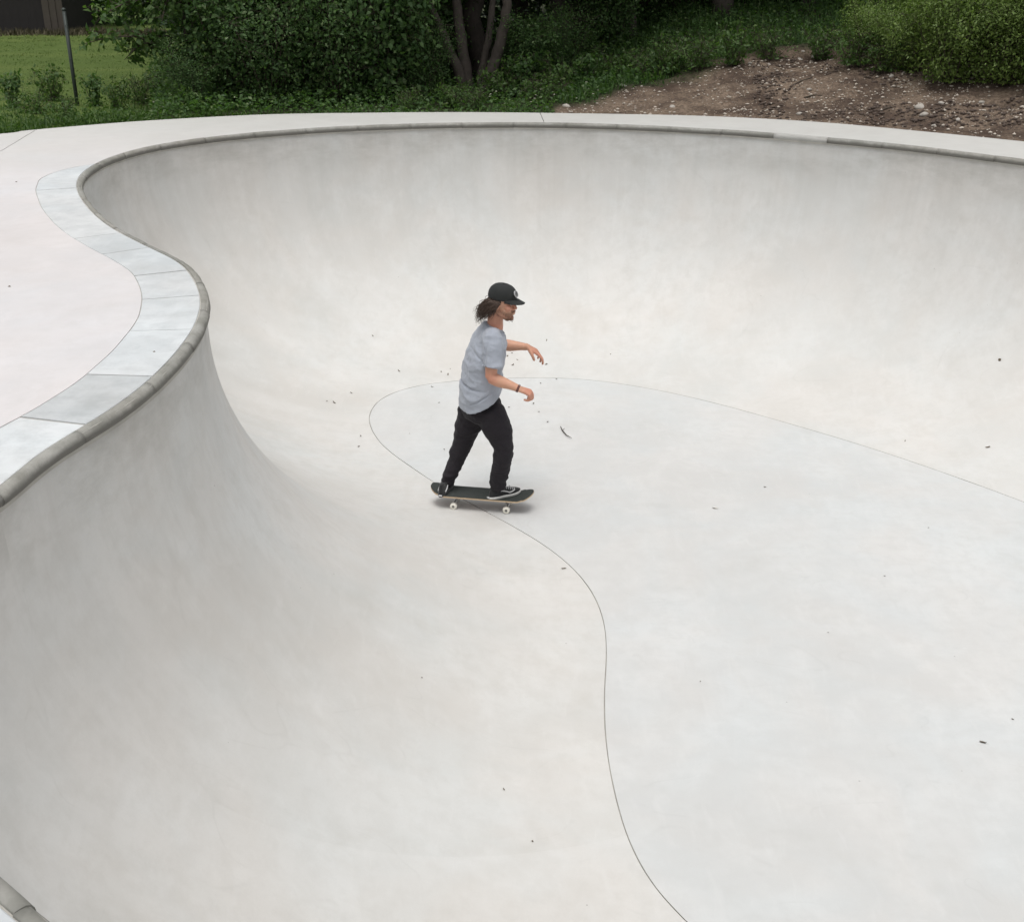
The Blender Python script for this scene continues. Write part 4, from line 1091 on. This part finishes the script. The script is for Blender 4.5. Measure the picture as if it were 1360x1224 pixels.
# --- joints
yaw = math.radians(18); tf = Vector((math.cos(yaw), math.sin(yaw), 0)); tl = Vector((-math.sin(yaw), math.cos(yaw), 0))
neck = J(656, 436, 8.02); headc = J(667, 401.5, 7.99)
rsh, rel, rwr = J(655, 451, 7.83), J(652, 501, 7.78), J(690, 516.5, 7.74)
lsh, lel, lwr = J(645, 449, 8.20), J(667, 457, 8.40), J(701, 461, 8.33)
chest, belly, pelv = J(647, 466, 8.03), J(640, 500, 8.05), J(640, 533, 8.06)
rhip, rkn, ran = J(650, 545, 7.96), J(668.5, 592, 7.92), J(661, 644, 8.02)
lhip, lkn, lan = J(628, 545, 8.15), J(612, 595, 8.18), J(592, 645, 8.14)
# --- head frame
hy = math.radians(-20); hp = math.radians(6)
hf = Vector((math.cos(hy)*math.cos(hp), math.sin(hy)*math.cos(hp), -math.sin(hp))); hl = Vector((-math.sin(hy), math.cos(hy), 0)); hu = hf.cross(hl).normalized()
def H(f, l, u): return headc+hf*f+hl*l+hu*u
FR = (hf, hl, hu)
bp = []
bp.append(blob(H(-.005, 0, .026), (.095, .074, .094), FR)); bp.append(blob(H(.028, 0, -.045), (.066, .060, .066), FR))
bp.append(blob(H(.072, 0, -.098), (.024, .026, .022), FR)); bp.append(blob(H(.078, 0, .028), (.018, .052, .014), FR))
bp.append(limb([H(.084, 0, .018), H(.096, 0, -.006), H(.105, 0, -.025)], [.009, .0105, .0125], 3, 8)); 
for s_ in (1, -1):
    bp.append(blob(H(.092, s_*.012, -.030), (.011, .008, .008), FR)); bp.append(blob(H(.060, s_*.046, -.018), (.030, .020, .024), FR))
    bp.append(blob(H(-.012, s_*.076, -.004), (.019, .010, .031), FR)); bp.append(blob(H(-.004, s_*.079, -.022), (.010, .007, .014), FR))
    bp.append(limb([H(-.03, s_*.05, -.045), H(.02, s_*.052, -.080), H(.065, s_*.026, -.104)], [.018, .015, .016], 3, 8))
bp.append(blob(H(.094, 0, -.052), (.010, .024, .0065), FR)); bp.append(blob(H(.092, 0, -.065), (.010, .021, .0075), FR)); bp.append(blob(H(.086, 0, -.058), (.014, .030, .020), FR))
# neck, trunk
bp.append(limb([chest+Vector((0, 0, .05)), neck+Vector((.002, 0, -.03)), neck.lerp(headc, .55)+Vector((-.02, 0, 0)), H(-.025, 0, -.02)], [.050, .058, .056, .058]))
bp.append(rings([(pelv, tf*.11, tl*.16), (belly, tf*.105, tl*.15), (chest, tf*.09, tl*.15), (neck+Vector((-.01, 0, -.09)), tf*.05, tl*.07)]))
# legs and feet
for a_, b_, c_ in ((rhip, rkn, ran), (lhip, lkn, lan)): bp.append(limb([a_, a_.lerp(b_, .5), b_, b_.lerp(c_, .35), c_], [.082, .072, .055, .052, .036]))
# arms
for sh_, el_, wr_ in ((rsh, rel, rwr), (lsh, lel, lwr)):
    bp.append(limb([sh_.lerp(el_, .12), sh_.lerp(el_, .5), el_], [.046, .047, .041])); bp.append(limb([el_, el_.lerp(wr_, .28)+Vector((0, 0, -.004)), el_.lerp(wr_, .65), wr_], [.042, .0435, .033, .0245]))
def hand(W, d, n_, s_, curls, spread, thumb):
    """W wrist, d palm direction, n_ back of hand, s_ thumb side"""
    out = []; d = d.normalized(); n_ = (n_-d*n_.dot(d)).normalized(); s_ = (s_-d*s_.dot(d)-n_*s_.dot(n_)).normalized()
    out.append(limb([W-d*.02, W+d*.01], [.024, .024], 2, 10))
    offs = [.029, .010, -.010, -.028]; lens = [(.044, .026, .021), (.048, .030, .022), (.044, .028, .021), (.035, .021, .019)]
    for k in range(4):
        kn = W+d*(.088-.006*abs(k-1))+s_*offs[k]
        out.append(limb([W+s_*offs[k]*.45, W.lerp(kn, .6)+n_*.002, kn], [.015, .0145, .0115], 3, 10))
        p = kn; dd = (d+s_*spread*(1.5-k)*.1).normalized(); a_ = 0; chain_ = [p]
        for L_, c_ in zip(lens[k], curls[k]):
            a_ += math.radians(c_); p = p+(dd*math.cos(a_)-n_*math.sin(a_))*L_; chain_.append(p)
        out.append(limb(chain_, [.0105, .0098, .0090, .0078], 3, 10))
    t0 = W+d*.022+s_*.020-n_*.006; out.append(limb([t0, t0+d*thumb[0][0]+s_*thumb[0][1]-n_*thumb[0][2], t0+d*thumb[1][0]+s_*thumb[1][1]-n_*thumb[1][2], t0+d*thumb[2][0]+s_*thumb[2][1]-n_*thumb[2][2]], [.0165, .0130, .0108, .0090], 3, 10))
    return out
rd = (J(703, 521.5, 7.74)-rwr).normalized()
bp += hand(rwr, rd, Vector((.25, -.35, 1)), Vector((0, 1, .1)), [(48, 62, 40), (55, 62, 40), (62, 62, 40), (68, 60, 40)], .4, [(.028, .016, .014), (.050, .018, .030), (.066, .008, .044)])
ld = (J(712, 467, 8.33)-lwr).normalized()
bp += hand(lwr, ld, Vector((.3, -.15, 1)), Vector((0, -1, -.25)), [(14, 22, 14), (22, 26, 16), (28, 28, 18), (34, 30, 20)], .9, [(.026, .020, .012), (.046, .030, .026), (.064, .030, .042)])
def skin_mat():
    m, t, b = new_mat('skin'); g = t.nodes.new('ShaderNodeNewGeometry').outputs['Position']
    at = t.nodes.new('ShaderNodeAttribute'); at.attribute_name = 'beard'; a2 = t.nodes.new('ShaderNodeAttribute'); a2.attribute_name = 'flush'
    c = mixc(t, noise_n(t, g, 22, 4, .6), (.50, .265, .175), (.60, .34, .235))
    c = mixc(t, math_n(t, 'MULTIPLY', a2.outputs['Fac'], .6), c, (.50, .175, .125))
    bm_ = math_n(t, 'MULTIPLY', at.outputs['Fac'], ramp(t, noise_n(t, g, 180, 2, .6), [(.3, .35), (.6, .72)]))
    c = mixc(t, bm_, c, (.085, .045, .026)); t.links.new(c, b.inputs['Base Color']); b.inputs['Roughness'].default_value = .5
    b.inputs['Subsurface Weight'].default_value = .12; b.inputs['Subsurface Radius'].default_value = (.012, .005, .003); b.inputs['Subsurface Scale'].default_value = 1.0
    b.inputs['Specular IOR Level'].default_value = .35
    return m
M['skin'] = skin_mat()
body = union('body', bp, .0042, M['skin'], 3)
att, af = [], []
for v in body.data.vertices:
    r_ = v.co-headc; f, l, u_ = r_.dot(hf), r_.dot(hl), r_.dot(hu); b_ = 0.0; fl = 0.0
    if r_.length < .16:
        if u_ < -.035 and f > -.02:
            b_ = 1.0*sstep(-.035, -.062, u_) if f > .035 else .75*sstep(-.03, -.05, u_)*sstep(-.03, .0, f)
            if f > .085 and abs(l) < .022 and -.070 < u_ < -.049: b_ = 0.15
            if u_ < -.092 and f < .035: b_ *= .3
        if f > .06 and -.050 < u_ < -.033 and abs(l) < .032: b_ = max(b_, .9)
        if -.045 < f < .005 and abs(l) > .055 and -.03 < u_ < .04 and False: b_ = .8
        if f > .05 and -.04 < u_ < .02: fl = .6
        if u_ < -.07: fl = max(fl, .4)
    elif v.co.z > neck.z-.05: fl = .7
    for k_, rr_ in ((rel, .09), (rwr+rd*.08, .09), (lwr+ld*.1, .12)):
        fl = max(fl, .7*(1-sstep(rr_*.3, rr_, (v.co-k_).length)))
    att.append(b_); af.append(fl)
for nm, dat in (('beard', att), ('flush', af)):
    a_ = body.data.attributes.new(nm, 'FLOAT', 'POINT'); a_.data.foreach_set('value', np.array(dat, dtype=np.float32))
M['eye'] = plain('eyeball', (.42, .38, .35), .3); M['iris'] = plain('iris', (.03, .02, .015), .2)
for s_ in (1, -1):
    V, F_ = blob(H(.0765, s_*.030, .008), (.0092, .0092, .0088), FR, 2); e_ = obj('eye', V, F_, M['eye'], None, True); adopt(e_)
    V, F_ = blob(H(.0850, s_*.0315, .007), (.003, .0055, .0055), FR, 2); i_ = obj('iris', V, F_, M['iris'], e_, True)
    g_ = Geo(); g_.tube([H(.090, s_*.012, .026), H(.093, s_*.030, .031), H(.080, s_*.050, .024)], [.003, .0042, .002], 6); o = g_.build('eyebrow', plain('eyebrow_hair', (.05, .03, .018), .9)); adopt(o)
    g_ = Geo(); g_.tube([H(.086, s_*.018, .017), H(.0885, s_*.031, .0180), H(.081, s_*.044, .014)], [.003, .0035, .0025], 6); o = g_.build('eyelid', M['skin']); adopt(o)
# moustache and goatee hairs
g_ = Geo()
for k in range(240):
    if k < 110: p = H(.0965-.9*abs(random.gauss(0, .004)), random.gauss(0, .015), -.046+random.gauss(0, .003)); dd = hf*.2-hu*1+hl*(.6 if random.random() < .5 else -.6)
    else:
        a_ = random.uniform(-1.2, 1.2); p = H(.020+.070*math.cos(a_), .056*math.sin(a_), -.088-.016*math.cos(a_)+random.gauss(0, .009)); dd = hf*.5-hu*1
    dd = (dd+Vector((random.gauss(0, .3), random.gauss(0, .3), random.gauss(0, .3)))).normalized(); g_.tube([p, p+dd*random.uniform(.004, .009)], [.0011, .0005], 3)
M['hair'] = plain('dark_brown_hair', (.065, .040, .028), .55, var=.45, scale=60)
o = g_.build('beard', M['hair']); adopt(o)

# --- hair blown back
g_ = Geo()
for k in range(760):
    side = random.choice((-1, -1, 1)); t_ = random.random()
    az_ = random.uniform(.15, 1.0)*side*1.75       # angle round from the back
    f0 = -.092*math.cos(az_); l0 = -.074*math.sin(az_)*(-1); u0 = random.uniform(-.055, .035)
    if f0 > .018: continue
    if abs(az_) > 1.15: u0 = random.uniform(.006, .036)
    p = H(f0*.95, l0, u0); nrm_ = (hf*f0+hl*l0*1.4).normalized()
    wind = (-hf*random.uniform(.45, 1.0)+nrm_*.28-hu*random.uniform(.45, 1.15)).normalized()
    Ls = random.uniform(.06, .135); ph = random.uniform(0, 6.28); amp = random.uniform(.007, .017); pts = [p]; 
    sd_ = wind.cross(hu).normalized(); up_ = sd_.cross(wind)
    for j in range(1, 9):
        u_ = j/8; q = p+wind*Ls*u_+nrm_*.012*math.sin(u_*3)-hu*.03*u_*u_
        q += sd_*amp*math.sin(ph+u_*8)*u_+up_*amp*math.cos(ph*1.3+u_*9)*u_; pts.append(q)
    g_.tube(pts, [.0030*(1-.80*(j/8)) for j in range(9)], 4)
V, F_ = blob(H(-.056, 0, -.022), (.066, .080, .070), FR, 3)
V = [Vector(v)+Vector(v-headc).normalized()*.008*noise.noise(Vector(v)*45) for v in V]; g_.add(V, F_)
o = g_.build('hair', M['hair']); adopt(o)

# --- cap
M['cap'] = plain('black_cotton', (.013, .0145, .014), .85, var=.2, scale=120, sheen=.05); M['badge'] = plain('grey_thread', (.42, .42, .42), .8, var=.15, scale=200)
cu = (hu+hf*.02).normalized(); cf = (hf-cu*hf.dot(cu)).normalized(); cl_ = hl
def Cc(f, l, u): return headc+cf*f+cl_*l+cu*u
V = []; F_ = []; n = 36; mR = 12
for j in range(mR+1):
    th = j/mR*math.pi/2; rz_ = math.sin(th); rr = math.cos(th)**.75 if j < mR else 0.02
    for k in range(n):
        a_ = 2*math.pi*k/n; seam = 1-.012*math.exp(-((((a_/(math.pi/3)) % 1)-.0)**2)*60)
        boost = 1+.06*max(0, math.cos(a_))*math.sin(th*2)
        V.append(Cc(-.006+.103*rr*math.cos(a_)*seam*boost, .087*rr*math.sin(a_)*seam, .050+.086*rz_))
lo = [Cc(-.006+.101*math.cos(2*math.pi*k/n), .085*math.sin(2*math.pi*k/n), .034) for k in range(n)]
V = lo+V
for j in range(mR+1):
    for k in range(n): c_ = j*n+k; d_ = j*n+(k+1) % n; F_.append((c_, d_, d_+n, c_+n))
F_.append(tuple((mR+1)*n+k for k in range(n)))
cap = obj('cap', V, F_, M['cap'], None, True); adopt(cap)
V = []; F_ = []; a0 = 62; NA, NB = 18, 6
for layer in (0, -.0035):
    for i in range(NA+1):
        a_ = math.radians(-a0+2*a0*i/NA)
        for j in range(NB+1):
            w_ = j/NB; bx_ = -.006+.098*math.cos(a_); by_ = .084*math.sin(a_); ext = .074*(max(0, 1-(a_/math.radians(a0))**2))**.55
            V.append(Cc(bx_+ext*w_, by_*(1+.02*w_), .046-.10*abs(by_)*(.3+.7*w_)-.016*w_+layer))
nb_ = NB+1; one = (NA+1)*nb_
for i in range(NA):
    for j in range(NB):
        c_ = i*nb_+j; F_.append((c_, c_+nb_, c_+nb_+1, c_+1)); F_.append((c_+one, c_+1+one, c_+nb_+1+one, c_+nb_+one))
for i in range(NA): c_ = i*nb_+NB; F_.append((c_, c_+nb_, c_+nb_+one, c_+one))
for e0 in (0, NA*nb_):
    for j in range(NB): F_.append((e0+j, e0+j+1, e0+j+1+one, e0+j+one))
obj('brim', V, F_, M['cap'], cap, True)
V, F_ = blob(Cc(-.006, 0, .137), (.008, .008, .005), (cf, cl_, cu), 2); obj('button', V, F_, M['cap'], cap, True)
# round embroidered badge on the cap front
bc = Cc(.0925, -.014, .084); bn = (cf*.86+cu*.48-cl_*.10).normalized(); b1 = bn.cross(cu).normalized(); b2 = b1.cross(bn).normalized()
def disc(r0, r1, off, name, mat, n=28, par=cap):
    V = [bc+bn*off+(b1*math.cos(2*math.pi*k/n)+b2*math.sin(2*math.pi*k/n))*r_ for r_ in (r0, r1) for k in range(n)]
    V += [bc+bn*(off-.006)+(b1*math.cos(2*math.pi*k/n)+b2*math.sin(2*math.pi*k/n))*r1 for k in range(n)]
    F_ = [(k, (k+1) % n, n+(k+1) % n, n+k) for k in range(n)]+[(n+k, n+(k+1) % n, 2*n+(k+1) % n, 2*n+k) for k in range(n)]
    if r0 < .002: F_.append(tuple(range(n)))
    return obj(name, V, F_, mat, par, False)
disc(.001, .0235, .010, 'badge', M['badge'])
g_ = Geo()
for k in range(28):
    a_, b_ = 2*math.pi*k/28, 2*math.pi*(k+1)/28; g_.tube([bc+bn*.011+(b1*math.cos(x)+b2*math.sin(x))*.018 for x in (a_, b_)], [.0012]*2, 4)
for pth in ([(-.009, .006), (0, .010), (.009, .004), (.004, -.004), (-.006, -.002), (-.010, -.009)], [(-.002, -.006), (.008, -.010)], [(.002, .002), (-.004, .005)]):
    g_.tube([bc+bn*.0115+b1*x+b2*y for x, y in pth], [.0017]*len(pth), 4)
o = g_.build('badge_emblem', M['cap'], cap)

# --- t-shirt
def fold(co, n_, amp, sc_=1.0):
    v = Vector((co.x*5*sc_, co.y*5*sc_, co.z*9*sc_)); q = noise.noise(v+Vector((3, 1, 2)))+.5*noise.noise(v*2.1)
    w_ = 1-abs(noise.noise(v*.9+Vector((7, 7, 7))))*3.2
    return amp*(q*.8+max(0, w_)*.7-.3)
def J2(px, py, Y=8.04): return J(px, py, Y)
R_ = []
hem = J2(638, 528.5); lean = Vector((.10, 0, 1)).normalized(); tfu = (tf+Vector((0, 0, .58))).normalized()*1.1
R_.append((hem+Vector((0, 0, .025)), tfu*.125, tl*.175)); R_.append((hem+Vector((0, 0, -.002)), tfu*.142, tl*.198))
R_.append((hem+Vector((0, 0, .004)), tfu*.152, tl*.210))
for px, py, a_, b_ in [(637.5, 518, .152, .207), (638, 506, .147, .203), (640, 494, .142, .203), (642.5, 480, .138, .207), (645.5, 466, .132, .210), (649, 454, .118, .202), (651, 443, .095, .165), (653.5, 436, .078, .110), (655, 431, .066, .080)]:
    R_.append((J2(px, py, 8.04), (tf+Vector((0, 0, {518: .46, 506: .34, 494: .22, 443: -.05, 436: -.25, 431: -.42}.get(py, .10)))).normalized()*a_*{518: 1.06, 506: 1.03}.get(py, 1), tl*b_))
sp = [rings(R_)]
def sleeve(a_, b_, r0, r1):
    d = (b_-a_).normalized(); e = a_.lerp(b_, .5)
    pts = [a_-d*.062, a_-d*.045, a_-d*.015, a_+d*.03, e, b_, b_+d*.001, b_-d*.035]; return tube_geo(pts, [r0*.25, r0*.66, r0*.93, r0, (r0+r1)/2, r1, r1-.012, r1-.014], 20)
rse = rsh.lerp(rel, .74); sp.append(sleeve(rsh+Vector((0, .02, .005)), rse+Vector((.004, 0, 0)), .073, .078))
sp.append(limb([neck+tl*-.04+Vector((-.01, 0, -.055)), neck.lerp(rsh, .5)+Vector((-.01, 0, -.015)), rsh+Vector((0, .01, .0))], [.062, .066, .070], 3))
sp.append(limb([neck+tl*.04+Vector((-.01, 0, -.055)), neck.lerp(lsh, .5)+Vector((-.01, 0, -.015)), lsh], [.062, .066, .068], 3)); sp.append(sleeve(lsh, lsh.lerp(lel, .62), .070, .068))
waistP = J2(636, 508)
def shirt_disp(co, n_):
    d = fold(co, n_, .0080, 1.25)+fold(co+Vector((5, 2, 1)), n_, .0028, 3.2)
    # horizontal crease at the waist, diagonal creases toward it
    z = co.z-waistP.z; d -= .015*math.exp(-((z+.25*(co.x-waistP.x)*.3)/.010)**2)*sstep(.12, -.12, co.x-waistP.x)
    s2 = (co.x-waistP.x)*.62-(co.z-(waistP.z-.075)); d -= .011*math.exp(-(s2/.0075)**2)*sstep(.13, .02, abs(co.x-waistP.x-.02))*(1 if n_.y < 0 else 0)
    # shoulder-blade / armhole crease
    ah = (co.x-(rsh.x-.055))*1.0+(co.z-(rsh.z-.08))*-.25; d -= .011*math.exp(-(ah/.011)**2)*sstep(.16, .02, abs(co.z-(rsh.z-.10)))*(1 if n_.y < .2 else 0)
    r2 = (co.z-(rel.z+.055))-(co.x-rel.x)*-.6; d -= .008*math.exp(-(r2/.012)**2)*sstep(.15, .03, abs(co.x-rel.x+.04))
    return d
M['tee'] = plain('grey_marl_cotton', (.33, .355, .405), .9, var=.07, scale=220, bmp=.15, spec=.2, sheen=.2)
tee = union('t_shirt', sp, .0055, M['tee'], 8, disp=shirt_disp)
# collar rib
cr_ = Geo(); cc = neck+Vector((.004, 0, -.012)); nn_ = 24; V = []
ring = [cc+tf*.066*math.cos(2*math.pi*k/nn_)+tl*.070*math.sin(2*math.pi*k/nn_)+Vector((0, 0, -.036*math.cos(2*math.pi*k/nn_)+.012)) for k in range(nn_+1)]
cr_.tube(ring, [.0075]*(nn_+1), 8); o = cr_.build('collar', plain('collar_rib', (.27, .29, .33), .9)); adopt(o, person)


# --- trousers
pp = [rings([(J(638, 520, 8.06), tf*.10, tl*.15), (J(639, 530, 8.06), tf*.135, tl*.175), (J(640, 543, 8.06), tf*.150, tl*.185), (J(641, 553, 8.06), tf*.130, tl*.16), (J(641.5, 560, 8.06), tf*.06, tl*.08)])]
pp.append(limb([J(650, 545, 7.97), J(657, 562, 7.95), J(664, 578, 7.935), J(668, 593, 7.93), J(667.5, 606, 7.94), J(665, 622, 7.97), J(662, 637, 8.0), J(661, 645, 8.01)], [.112, .108, .094, .079, .074, .069, .066, .064], 4, 20))
pp.append(limb([J(628, 545, 8.13), J(623, 562, 8.15), J(617, 580, 8.165), J(611.5, 597, 8.17), J(606, 611, 8.165), J(600, 625, 8.15), J(595.5, 637, 8.14), J(594, 642, 8.14)], [.112, .104, .086, .073, .066, .059, .054, .053], 4, 20))
kb = J(603, 598, 8.17)
def tr_disp(co, n_):
    h_ = co.z-org.z-.12; d = fold(co, n_, .0085)+fold(co+Vector((5, 2, 1)), n_, .0032, 2.8)
    st_ = sstep(.30, .05, h_); d += .003*st_*math.sin(co.z*95+4*noise.noise(co*6)+co.x*20)
    d += .016*math.exp(-((co-kb).length/.035)**2)
    kz = co.z-rkn.z; d += .002*math.exp(-(kz/.09)**2)*math.sin(co.z*80+co.x*40)
    return d
M['trouser'] = plain('black_twill', (.020, .0175, .021), .9, var=.25, scale=150, bmp=.15, spec=.2, sheen=.05)
tr_o = union('trousers', pp, .006, M['trouser'], 5, disp=tr_disp)

# --- shoes
M['canvas'] = plain('black_suede', (.013, .013, .014), .9, var=.3, scale=150, sheen=.2); M['sole'] = plain('white_rubber', (.66, .65, .62), .6, var=.08); M['lace'] = plain('shoe_trim_white', (.60, .60, .60), .7, var=.1)
def shoe(c, ang, pitch=0.0, side=1, sole_mat=None):
    """c: point under the ball/arch on the deck. side=+1: outer side is on -y local"""
    d = (hd*math.cos(ang)+lf*math.sin(ang)).normalized(); l_ = Vector((-d.y, d.x, 0)); u_ = Vector((0, 0, 1))
    if pitch: d = (d*math.cos(pitch)+u_*math.sin(pitch)); u_ = d.cross(l_).normalized()
    P = lambda x, y, z: c+d*x+l_*y+u_*z
    n = 40
    def outl(k, grow=0):
        a_ = 2*math.pi*k/n; x = math.cos(a_); y = math.sin(a_)
        X = .005+.140*x; wdt = .037+.011*sstep(-.02, .09, X)-.004*math.exp(-((X+.02)/.03)**2)
        return X+grow*x, (wdt+grow)*math.copysign(abs(y)**.8, y)+.004*side*math.sin(X*12)
    V = []; F_ = []
    for z_, g in ((.0, -.003), (.004, .0), (.019, .0), (.022, -.003)):
        for k in range(n): x, y = outl(k, g); V.append(P(x, y, z_+.012*sstep(.10, .16, x)))
    for j in range(3):
        for k in range(n): c_ = j*n+k; e_ = j*n+(k+1) % n; F_.append((c_, e_, e_+n, c_+n))
    F_.append(tuple(range(n))[::-1]); F_.append(tuple(3*n+k for k in range(n)))
    V2 = []; F2_ = []; layers = [(.018, 1.0, 0, 0), (.040, .985, 0, 0), (.055, .90, -.008, .0), (.068, .72, -.028, 0), (.080, .50, -.055, 0), (.092, .40, -.068, 0), (.096, .33, -.070, 0)]
    for z_, s_, xs, _ in layers:
        for k in range(n):
            x, y = outl(k, -.003); X = x*s_+xs; hz = z_
            if x > .02: hz = .024+(z_-.024)*(1-.42*sstep(.02, .14, x)*(1 if z_ < .07 else .6))
            V2.append(P(X, y*(.25+.75*s_) if s_ < .95 else y*s_, hz))
    for j in range(len(layers)-1):
        for k in range(n): c_ = j*n+k; e_ = j*n+(k+1) % n; F2_.append((c_, e_, e_+n, c_+n))
    F2_.append(tuple((len(layers)-1)*n+k for k in range(n)))
    sh_ = obj('shoe', V2, F2_, M['canvas'], None, True); adopt(sh_)
    so = obj('sole', V, F_, sole_mat or M['sole'], sh_, True)
    # wavy white side stripe, both sides
    for sd_ in (1, -1):
        pts = [(-.095, .033), (-.060, .047), (-.025, .058), (.005, .050), (.030, .040), (.055, .047), (.072, .056)]
        V3 = []; F3 = []
        cs = csub([Vector((x, 0, z)) for x, z in pts], 4)
        for q in cs:
            x = q.x; k_ = math.acos(max(-1, min(1, (x-.005)/.140))); wy = outl(k_/(2*math.pi)*n, -.003)[1]
            hgt = (q.z-.024)/.056; yy = abs(wy)*(1-.16*hgt*hgt-.10*hgt)+.0035
            for dz in (-.0045, .0045): V3.append(P(x, sd_*yy, q.z+dz))
            for dz in (.0045, -.0045): V3.append(P(x, sd_*(yy-.006), q.z+dz))
        for i in range(len(cs)-1):
            for r in range(4): c_ = i*4+r; e_ = i*4+(r+1) % 4; F3.append((c_, e_, e_+4, c_+4))
        obj('side_stripe', V3, F3, M['lace'], sh_, False)
    g2 = Geo()
    for k in range(5):
        x = .015+.018*k; z = .079-.0075*k; g2.tube([P(x-.004, -.020, z-.010), P(x, 0, z+.001), P(x-.004, .020, z-.010)], [.0028]*3, 6)
    g2.build('laces', M['lace'], sh_)
    g3 = Geo(); g3.tube([P(-.137, -.013, .016), P(-.1385, .0, .017), P(-.137, .013, .016)], [.006]*3, 6); g3.build('heel_tab', M['lace'], sh_)
    return sh_
def on_board(u_, v_, h_=0.0): return BM @ Vector((u_, v_, deck_z(u_)+.002+h_))
shoe(on_board(.172, .000), math.radians(38), 0, 1)
shoe(on_board(-.285, .012, .004), math.radians(86), 0, -1, M['canvas'])
# --- bracelet, ring
wr_d = (rwr-rel).normalized(); a1 = wr_d.orthogonal().normalized(); a2_ = wr_d.cross(a1); g_ = Geo()
for off, r_ in ((-.006, .0275), (-.014, .029)):
    c_ = rwr+wr_d*off; g_.tube([c_+(a1*math.cos(2*math.pi*k/16)+a2_*math.sin(2*math.pi*k/16))*r_ for k in range(17)], [.0028]*17, 6)
o = g_.build('bracelet', plain('dark_cord', (.10, .03, .035), .7)); adopt(o)
